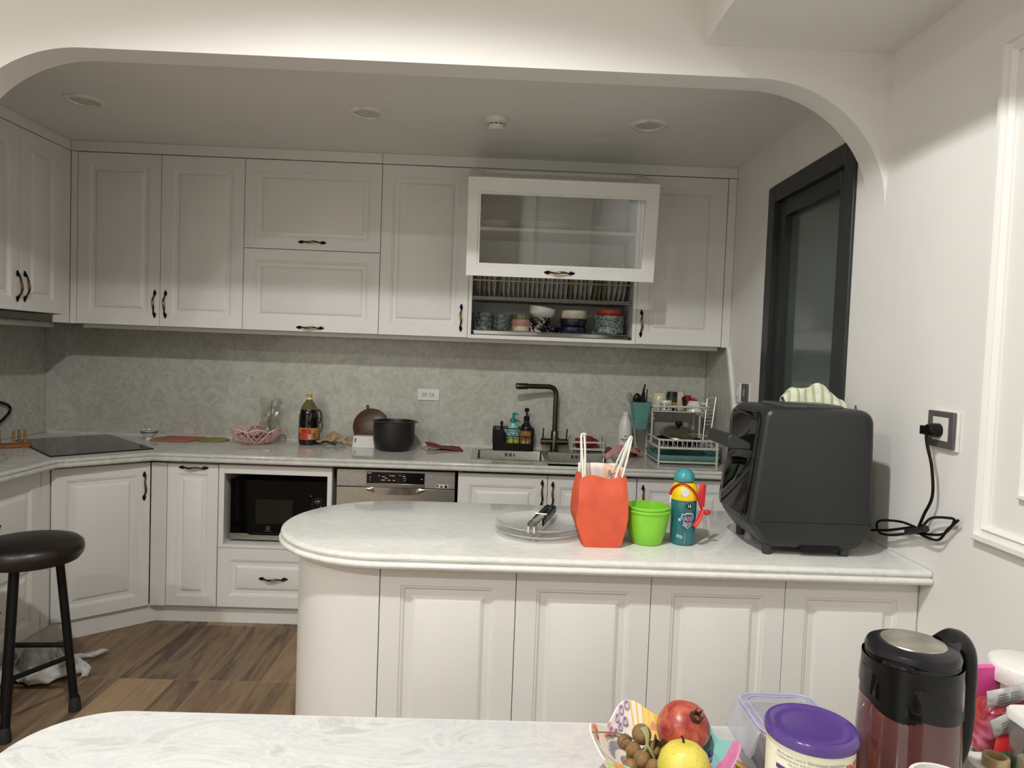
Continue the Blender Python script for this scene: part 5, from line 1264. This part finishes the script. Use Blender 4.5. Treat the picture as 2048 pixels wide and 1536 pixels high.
# ------------------------------------------------------------------ on the table
BX, BY = -0.952, -3.035
BW = lambda r, z, a: (r * (1 + .055 * (z / .075) * cos(6 * a + 1.1)), z + .011 * (z / .075) ** 2 * cos(6 * a + 1.1))
def bowl_paint():
    t = NT('painted_melamine'); v = t.coord(); s = t.sep(v)
    a = t.math('ARCTAN2', s[1], s[0]); f = t.math('ADD', t.math('DIVIDE', a, 2 * pi), .5)     # 0 at -X, .25 front, .5 at +X, .75 back
    WH, YE, TQ, PKK, LI, ORR = (236, 230, 216), (226, 184, 74), (140, 198, 192), (220, 132, 176), (186, 206, 96), (222, 150, 76)
    c = t.ramp(f, [(0.0, WH), (.06, LI), (.10, ORR), (.13, TQ), (.20, WH), (.36, PKK), (.46, PKK), (.5, TQ), (.66, TQ), (.70, YE), (.735, (236, 206, 120)), (.765, WH), (.97, WH)], 'CONSTANT')
    st = t.math('GREATER_THAN', t.math('SINE', t.math('MULTIPLY', f, 420)), .55)
    inb = t.math('MULTIPLY', t.math('GREATER_THAN', f, .735), t.math('LESS_THAN', f, .81))
    c = t.mix(t.math('MULTIPLY', st, inb), c, (232, 196, 110))
    sp = t.ramp(t.noise(v, 46, 1), [(.70, (0, 0, 0)), (.72, (255, 255, 255))])
    c = t.mix(t.math('MULTIPLY', sp, .7), c, (206, 120, 110))
    t.set(col=c, rough=.2); return t.m
fb = thing('fruit_bowl', 'colourful painted fruit bowl with a wavy rim on the table', 'bowl', (BX, BY, ZT))
fprof = [(0, .002), (.046, .002), (.050, .0006), (.054, .006), (.080, .026), (.100, .050), (.112, .074), (.1125, .0765), (.110, .0765), (.097, .050), (.077, .028), (.052, .010), (0, .008)]
obj('bowl_body', G().lathe(fprof, 84, warp=BW), bowl_paint(), fb, ang=50)
def on_wall(a, k):   # point just inside the bowl wall, k 0..1 bottom to rim
    pts = [(.052, .0105), (.077, .0285), (.097, .0505), (.110, .076)]
    i = min(2, int(k * 3)); u = k * 3 - i; r = pts[i][0] + (pts[i + 1][0] - pts[i][0]) * u; z = pts[i][1] + (pts[i + 1][1] - pts[i][1]) * u
    r, z = BW(r - .0012, z, a); return Vector((r * cos(a), r * sin(a), z + .0006))
def ring_on(a, k, ra, rk, th, n=14): return [on_wall(a + ra * cos(2 * pi * j / n), min(1, k + rk * sin(2 * pi * j / n))) for j in range(n)]
g = G()
for a, k in ((2.18, .90), (2.06, .93), (1.94, .95), (2.30, .72), (2.16, .72), (2.03, .73), (2.12, .50), (2.40, .86)): g.tube(ring_on(a, k, .036, .065, 0), .0016, 5, closed=True)
obj('purple_rings', g, M('purple_paint', (176, 152, 186), 0.4), fb)
g = G()
for a, k in ((2.82, .93), (2.90, .82)): g.tube(ring_on(a, k, .010, .05, 0), .0022, 5, closed=True)
g.tube([on_wall(2.62 - .05 * j, .78 + .04 * sin(j)) for j in range(7)], .0026, 6)
obj('coral_squiggle', g, M('coral_paint', (216, 130, 108), 0.4), fb)
g = G()
for j in range(7): g.tube(ring_on(2.72 - .07 * j, .44 + .12 * sin(pi * j / 6), .022, .09, 0), .0008, 5, closed=True)
obj('petal_outline', g, M('grey_violet_line', (170, 160, 172), 0.4), fb)
g = G()
for a, k in ((.30, .62), (.22, .50), (.34, .46), (.25, .36)): g.ball(on_wall(a, k), (.005, .005, .005), 10, 8)
obj('grape_dots', g, M('grape_paint', (112, 104, 156), 0.4), fb)

def longan_mat():
    t = NT('longan_skin'); v = t.coord(); f = t.noise(v, 120, 3)
    t.set(col=t.ramp(f, [(.3, (112, 84, 50)), (.7, (142, 110, 70))]), rough=.75); t.bump(f, .15, .002); return t.m
LON = longan_mat()
lsrc = None
LPOS = [(-1.008, -3.005, .808, 'brown longan at the left of the bunch, at the foot of the thin twig'), (-.996, -3.018, .802, 'brown longan just right of the leftmost one in the bunch'), (-.985, -3.034, .796, 'brown longan in the middle of the bunch with a split seam'),
        (-1.004, -3.040, .786, 'brown longan low at the left of the bunch in the fruit bowl'), (-.981, -3.006, .822, 'greenish-brown longan on top of the bunch'), (-.969, -3.045, .790, 'brown longan between the bunch and the yellow pear'),
        (-.979, -3.055, .778, 'brown longan at the bottom front of the bunch'), (-.993, -3.060, .780, 'brown longan at the front left bottom of the bunch'), (-.964, -3.018, .803, 'brown longan tucked behind the yellow pear'), (-.992, -3.005, .785, 'brown longan buried in the middle of the bunch'), (-.965, -2.995, .778, 'brown longan low behind the bunch'), (-.985, -3.030, .772, 'brown longan at the bottom of the bunch')]
for i, (x, y, z, lab) in enumerate(LPOS):
    if lsrc is None:
        lsrc = o = obj('longan', rumple(G().ball((0, 0, 0), .0132, 22, 14), .0006, 90), LON)
    else: o = lsrc.copy(); C.objects.link(o)
    o.location = (x, y, z); o.rotation_euler = (i * .7, i * 1.3, i * .4); k = (.94, 1.0, 1.08, .98, 1.22, 1.0)[i % 6]; o.scale = (k, k, k * .97)
    tag(o, lab, 'longan', 'bunch of longans in the fruit bowl')
single('twig', 'thin grey twig sticking out left over the rim of the fruit bowl', 'twig', G().tube(smooth_path([(-1.064, -3.03, .8365), (-1.03, -3.022, .832), (-1.005, -3.012, .822), (-.995, -3.01, .815)], 5), [.0011] * 16, 6).ball((-1.065, -3.03, .8365), .0018, 8, 6), M('grey_twig', (120, 112, 92), 0.8))
single('twig', 'pale green stem holding the longan bunch together', 'stem', G().tube(smooth_path([(-.980, -3.014, .838), (-.976, -3.023, .829), (-.977, -3.030, .818), (-.982, -3.034, .809)], 5), [.0075, .007, .0065, .006, .0055, .0048, .0042, .0038, .0034, .003, .0028, .0026, .0024, .0022, .002, .002], 8, flat=.5).tube(smooth_path([(-.977, -3.030, .818), (-.972, -3.034, .810), (-.966, -3.035, .800)], 4), .0022, 6), M('pale_green_stem', (150, 154, 108), 0.7))
single('leaf', 'small dark green leaf between the longans and the yellow pear', 'leaf', G().grid(lambda u, v: (-.968 + .020 * u * sin(pi * min(.98, v + .1)) + .004 * v, -3.030 + .006 * sin(3 * u), .796 + .036 * v), 6, 8), M('dark_leaf', (58, 62, 34), 0.5), solid=0.002)
def pome_mat():
    t = NT('pomegranate_skin'); v = t.coord(); f = t.noise(v, 26, 4, .6, .8); g_ = t.noise(v, 110, 2)
    c = t.ramp(f, [(.34, (138, 44, 42)), (.5, (176, 82, 62)), (.66, (196, 118, 84))])
    c = t.mix(t.ramp(g_, [(.68, (0, 0, 0)), (.74, (200, 200, 200))]), c, (110, 56, 40)); t.set(col=c, rough=.35); return t.m
pg = thing('pomegranate', 'red-orange pomegranate with a dark crown at the back of the fruit bowl', 'pomegranate', (-.9100, -2.992, .826), rot=(radians(34), radians(24), 0))
pp = [(0, -.041), (.014, -.040), (.028, -.033), (.039, -.018), (.0425, .002), (.040, .018), (.032, .031), (.020, .038), (.009, .041), (.0, .041)]
pg_o = obj('skin', G().lathe(pp, 48, warp=lambda r, z, a: (r * (1 + .018 * cos(5 * a)), z)), pome_mat(), pg)
g = G()
for k in range(6):
    a = 2 * pi * k / 6; g.add([(.008 * cos(a - .5), .008 * sin(a - .5), .040), (.008 * cos(a + .5), .008 * sin(a + .5), .040), (.0095 * cos(a), .0095 * sin(a), .055 + .003 * (k % 2))], [[0, 1, 2]])
g.lathe([(.011, .0385), (.008, .046), (.006, .044)], 18)
obj('crown', g, M('dark_crown', (62, 44, 26), 0.7), pg, solid=0.001)
def pear_mat():
    t = NT('yellow_pear_skin'); v = t.coord(); f = t.noise(v, 30, 3); g_ = t.noise(v, 260, 2)
    c = t.ramp(f, [(.35, (206, 190, 74)), (.65, (222, 208, 96))]); c = t.mix(t.ramp(g_, [(.62, (0, 0, 0)), (.70, (210, 210, 210))]), c, (150, 128, 54)); t.set(col=c, rough=.4); return t.m
pe = thing('pear', 'round speckled yellow pear at the front of the fruit bowl', 'pear', (-.926, -3.066, .803), rot=(radians(-12), 0, 0))
obj('skin', G().lathe([(0, -.037), (.014, -.037), (.030, -.028), (.0405, -.008), (.041, .006), (.035, .023), (.023, .0345), (.012, .0385), (.005, .0375), (0, .036)], 48), pear_mat(), pe)
obj('stem', G().tube([(0, 0, .036), (-.001, .001, .042), (-.003, .002, .046)], [.002, .0018, .0022], 8), M('dark_pear_stem', (44, 34, 24), 0.8), pe)

# purple-lidded tin
tn = thing('milk_powder_tin', 'cream tin with a purple lid and printed text at the front of the table', 'tin', (-.7815, -3.174, ZT))
RT, HT = .0580, .172
a0 = -pi / 2 - .28
obj('can', G().lathe([(0, .001), (RT - .002, .001), (RT + .001, .0006), (RT + .001, .004), (RT, .006), (RT, HT), (0, HT)], 64), M('cream_printed_tin', (226, 220, 196), 0.3, 0.0, .02), tn)
PUR = M('purple_lid', (80, 56, 122), 0.2, var=0.03, spec=.5)
obj('lid', G().lathe([(RT + .0008, HT - .001), (RT + .0035, HT - .001), (RT + .0045, HT + .002), (RT + .0045, HT + .009), (RT + .002, HT + .0125), (RT - .003, HT + .0135), (RT - .006, HT + .0115), (RT - .010, HT + .0105), (RT - .016, HT + .0115), (RT - .020, HT + .0105), (0, HT + .0105)], 72), PUR, tn)
obj('purple_stripe', patch(RT, a0 - .95, a0 + .58, HT - .037, HT - .031, .0006, 30), M('stripe_purple', (70, 48, 120), 0.4), tn)
obj('purple_block', patch(RT, a0 + .72, a0 + 1.02, HT - .060, HT - .030, .0006, 10), M('block_purple', (64, 40, 120), 0.4), tn)
tl = obj('red_lettering', text_g('ВЫГОДНЫЙ', .0125, RT, a0 + 1.36, HT - .021, .0008, bold=.0005), M('red_print', (196, 76, 58), 0.5), tn)
g = G().merge(text_g('Молочная смесь быстрорастворимая', .0050, RT, a0 - .14, HT - .0135, .0007)).merge(text_g('с пребиотиками для питания детей с рождения', .0044, RT, a0 - .10, HT - .019, .0007)).merge(text_g('Не содержит глютена', .0044, RT, a0 - .22, HT - .0245, .0007))
for r_ in range(12): g.merge(text_g(['Рекомендации по приготовлению смеси для детей', 'вымойте руки и отмерьте нужное количество воды', 'храните закрытую банку в сухом прохладном месте'][r_ % 3], .0040, RT, a0 - .12, HT - .044 - .006 * r_, .0007))
g.merge(text_g('900 г', .012, RT, a0 + 1.40, HT - .052, .0008))
obj('small_print', g, M('grey_print_tin', (128, 122, 116), 0.6), tn)

# clip-lock food container and sachet
fc = thing('food_container', 'clear clip-lock food container with a pale lilac lid behind the purple tin', 'food container', (-.721, -2.962, ZT))
MILK = thin_glass('frosted_container', (232, 232, 236), 1.8, 0.12, 0.35, (208, 206, 210))
def ringz(w_, d_, r_, z): return [(x, y, z) for x, y in rrect(w_, d_, r_, 6)]
obj('tub', G().loft([ringz(.102, .110, .02, .0008), ringz(.107, .115, .022, .004), ringz(.125, .135, .025, .076), ringz(.121, .131, .024, .076), ringz(.103, .111, .02, .006)]), MILK, fc)
ll = obj('lid', G().loft([ringz(.132, .142, .028, .076), ringz(.134, .144, .029, .078), ringz(.134, .144, .029, .086), ringz(.128, .138, .026, .090), ringz(.110, .120, .02, .090), ringz(.106, .116, .018, .087)], False, True), MILK, fc)
LIL = M('lilac_gasket', (166, 166, 206), 0.35)
obj('gasket', G().tube(ringz(.133, .143, .029, .089), .0022, 6, closed=True), LIL, ll); obj('gasket_inner', G().tube(ringz(.110, .120, .02, .0905), .0012, 6, closed=True), LIL, ll)
obj('clip', G().loft([[(-.067, y, .088), (-.074, y, .085), (-.089, y, .045), (-.085, y, .040), (-.077, y, .050), (-.069, y, .080)] for y in (-.058, .052)]), MILK, fc, bevel=0.002)
obj('contents', rumple(rbox(.090, .095, .045, .02), .004, 30), M('pale_food', (206, 190, 168), 0.7), fc, (0, 0, .0065))
def pouch(wd, hg, th, puff=1.0):
    def f(sg): return lambda u, v: ((u - .5) * wd, sg * th / 2 * (sin(pi * u) * sin(pi * v)) ** .6 * puff + .0002 * sg, hg * v)
    return G().grid(f(1), 12, 12).grid(f(-1), 12, 12)
def pouch_mat(name, cols): 
    t = NT(name); v = t.coord(); f = t.noise(v, 16, 2, .5, 1.0); t.set(col=t.ramp(f, cols, 'LINEAR'), rough=.25); return t.m
single('snack_sachet', 'orange and yellow snack sachet leaning on the lilac-lidded container', 'sachet', pouch(.125, .050, .010), pouch_mat('orange_yellow_foil', [(.36, (206, 190, 90)), (.46, (206, 96, 46)), (.6, (190, 74, 40)), (.72, (226, 220, 206))]), (-.778, -3.030, ZT + .006), rot=(radians(62), 0, radians(-74)))

# kettle on its tray
ky = thing('serving_tray', 'flat black tray under the glass kettle', 'tray', (-.5525, -3.055, ZT))
obj('plate', G().loft([ringz(.252, .226, .03, .0006), ringz(.259, .232, .033, .006), ringz(.253, .226, .03, .006), ringz(.244, .217, .026, .003)]), BLACKP, ky)
kt = thing('electric_kettle', 'glass electric kettle of dark red tea with black lid and handle', 'kettle', (-.578, -3.066, ZT + .0035))
KS = .885
obj('power_base', G().lathe([(0, .0002), (.080, .0002), (.084, .004), (.082, .016), (.06, .020), (0, .020)], 44), BLACKP, kt)
def tea_mat():
    t = NT('red_tea_in_glass'); v = t.coord(); z = t.sep(v)[2]; f = t.noise(v, 9, 3)
    t.set(col=t.ramp(f, [(.3, (82, 44, 44)), (.7, (98, 56, 54))]), rough=.05, spec=.7, coat=.2, coatr=.03); return t.m
obj('glass_body', G().lathe([(0, .021), (.078, .021), (.083, .026), (.0835, .06), (.0825, .12), (.080, .172), (0, .172)], 60), tea_mat(), kt)
obj('lower_band', G().lathe([(.0842, .022), (.0846, .026), (.0842, .040), (.0838, .040)], 60), STEEL, kt)
def col_warp(r, z, a):      # spout lip toward -X, collar edge dips at the front right
    k = max(0, cos(a - pi - .77)) ** 8
    return (r + .010 * k * max(0, (z - .19) / .04), z - (.016 * cos(a + .9) if z < .19 else 0) + .004 * k * (z > .2))
obj('collar', G().lathe([(.0806, .176), (.0822, .176), (.0812, .21), (.078, .232), (.073, .240), (.066, .242), (.064, .238)], 72, warp=col_warp), M('smoky_black_collar', (11, 10, 10), 0.06, spec=.35), kt)
obj('collar_inner', G().lathe([(.0795, .150), (.0795, .236)], 60, warp=col_warp), BLACKP, kt)
kl = obj('lid', G().lathe([(.068, .236), (.0745, .240), (.0755, .247), (.072, .254), (.060, .259), (.052, .260), (0, .260)], 60), M('black_lid', (22, 22, 26), 0.3, spec=.35), kt)
obj('steel_disc', G().lathe([(.0525, .2602), (.051, .2615), (.030, .2622), (0, .2624)], 48), M('brushed_lid_steel', (176, 172, 162), 0.28, 1.0, .15, 22), kl)
ang_h = radians(16)
hp = smooth_path([(.060, 0, .250), (.085, 0, .258), (.108, 0, .252), (.126, 0, .232), (.132, 0, .195), (.131, 0, .13), (.126, 0, .085), (.112, 0, .058), (.086, 0, .050)], 6)
obj('handle', G().tube(hp, [.016] * 8 + [.0155] * 33 + [.014] * (len(hp) - 41), 16, flat=1.0).rot(ang_h), BLACKP, kt)
obj('hinge_block', rbox(.05, .036, .018, .008, .004).move(.070, 0, .240).rot(ang_h), M('hinge_black', (26, 26, 28), 0.35), kt)
obj('lid_button', G().ball((.088, 0, .226), (.008, .007, .007), 12, 8).rot(ang_h), BLACKP, kt)
kt.scale = (.885, .885, 1.0)
# white cup at the bottom edge of the picture
cu = thing('cup', 'white cup just peeking in at the bottom edge beside the kettle', 'cup', (-.632, -3.236, ZT))
cg, chg = mug_g(.040, .147, .86)
obj('cup_body', cg, WHITEC, cu); obj('handle', chg.rot(-pi / 2), WHITEC, cu)

# jar, sachets and boxes at the right end
JG = thin_glass('clear_jar', (238, 240, 238), 1.8, 0.04, 0.05)
jr = thing('jar', 'clear jar with a wide white screw lid full of red sachets', 'jar', (-.243, -2.872, ZT))
obj('jar_body', G().lathe([(0, .001), (.052, .001), (.057, .006), (.058, .10), (.056, .122), (.054, .126), (.051, .126), (.053, .12), (.055, .10), (.054, .008), (0, .006)], 44), JG, jr)
obj('lid', G().lathe([(.057, .120), (.060, .120), (.061, .124), (.061, .148), (.0585, .152), (.055, .1535), (0, .1535)], 52), WHITEP, jr)
for k, (x, y, z, m_, a, lab) in enumerate(((-.255, -2.885, .010, pouch_mat('red_foil_wrap', [(.4, (150, 40, 42)), (.7, (206, 84, 78))]), .4, 'red foil sachet standing at the front inside the clear jar'), (-.235, -2.860, .010, pouch_mat('pink_foil_wrap', [(.4, (186, 70, 110)), (.7, (226, 160, 180))]), 1.2, 'pink foil sachet inside the clear jar'), (-.228, -2.878, .010, pouch_mat('dark_red_foil_wrap', [(.4, (120, 30, 34)), (.7, (180, 60, 60))]), 2.2, 'dark red foil sachet at the back inside the clear jar'))):
    single('sachet', lab, 'sachet', pouch(.070, .105, .012), m_, (x, y, ZT + z), rotz=a)
single('pink_lid', 'slim bright pink plastic lid standing behind the kettle handle', 'box', rbox(.060, .012, .145, .005, .002), M('hot_pink', (222, 84, 158), 0.35), (-.318, -2.872, ZT + .0006), rotz=.15)  # a pink lid, shaped as a slim upright slab
pb2 = single('sachet_pouch', 'red and pink pouch of instant drink sachets in front of the jar', 'pouch', rumple(rbox(.090, .058, .098, .02, .012), .006, 26), pouch_mat('red_pink_pouch', [(.35, (214, 120, 150)), (.48, (160, 44, 48)), (.64, (190, 74, 66)), (.8, (226, 200, 200))]), (-.316, -2.918, ZT + .005))
SIL = pouch_mat('silver_sachet_print', [(.42, (166, 164, 160)), (.5, (206, 204, 200)), (.62, (188, 186, 182))])
def stick(label, a, b, wd, tilt=0):
    a, b = Vector(a), Vector(b); L_ = (b - a).length
    g = pouch(wd, L_, .014).rot(pi / 2, 'Y').move(0, 0, 0)
    d = (b - a).normalized(); g.xf(d.to_track_quat('X', 'Z').to_matrix().to_4x4())
    o = single('drink_sachet', label, 'sachet', g, SIL, tuple(a), group='silver drink sachets'); 
    pr = G()
    for r_ in range(5):
        for c0, c1 in ((.18, .42), (.46, .70)): pr.box(L_ * c0, L_ * c1, -.0082, -.0078, -.011 + .0045 * r_, -.0095 + .0045 * r_)
    pr.xf(d.to_track_quat('X', 'Z').to_matrix().to_4x4()); obj('lettering', pr, M('grey_sachet_print', (110, 108, 110), .6), o)
stick('upper silver drink sachet lying in front of the white-lidded jar', (-.366, -2.945, .866), (-.280, -2.930, .876), .030)
stick('lower silver drink sachet slanting up to the right below the other one', (-.368, -2.965, .824), (-.296, -2.956, .852), .032)
single('drink_sachet', 'crumpled clear and orange sachet at the right edge above the clear container', 'sachet', rumple(G().ball((0, 0, 0), (.026, .014, .020), 20, 12), .007, 60), pouch_mat('clear_orange_foil', [(.4, (206, 204, 198)), (.6, (226, 224, 220)), (.7, (170, 84, 40))]), (-.262, -2.948, .862))
single('small_box', 'small white cardboard box at the right end of the table', 'box', rbox(.054, .066, .030, .004, .002), M('white_card', (226, 224, 220), 0.6), (-.391, -2.990, ZT + .0004), rotz=radians(-4))
rn = single('tape_ring', 'small beige ring of tape lying on the white box', 'tape', G().lathe([(.014, .0006), (.0195, .0006), (.020, .002), (.020, .016), (.0195, .018), (.014, .018), (.0135, .016), (.0135, .002), (.014, .0006)], 36), M('beige_tape', (172, 146, 104), 0.35), (-.386, -3.002, ZT + .0302))
single('tea_packet', 'small red packet with a pale edge right of the kettle handle', 'packet', pouch(.034, .044, .008), pouch_mat('red_packet_foil', [(.3, (186, 24, 34)), (.7, (206, 44, 50))]), (-.352, -2.972, ZT + .026), rot=(radians(-20), radians(20), radians(-10)))
single('tea_packet', 'small green packet lying below the red one', 'packet', pouch(.030, .040, .008), pouch_mat('green_packet_foil', [(.3, (34, 84, 44)), (.7, (60, 110, 64))]), (-.360, -2.985, ZT + .010), rot=(radians(-30), radians(40), radians(-10)))
cc = thing('clear_container', 'tall clear plastic container with a white lid at the right edge', 'container', (-.316, -3.012, ZT))
obj('body', G().loft([ringz(.066, .066, .012, .0008), ringz(.070, .070, .013, .004), ringz(.078, .078, .014, .108), ringz(.075, .075, .013, .108), ringz(.067, .067, .012, .006)]), JG, cc)
obj('lid', G().loft([ringz(.080, .080, .015, .104), ringz(.084, .084, .016, .106), ringz(.084, .084, .016, .118), ringz(.078, .078, .014, .122)]), WHITEP, cc)
obj('contents', rumple(rbox(.055, .055, .040, .012, .006), .004, 40), M('beige_contents', (214, 196, 164), 0.8), cc, (0, 0, .008))
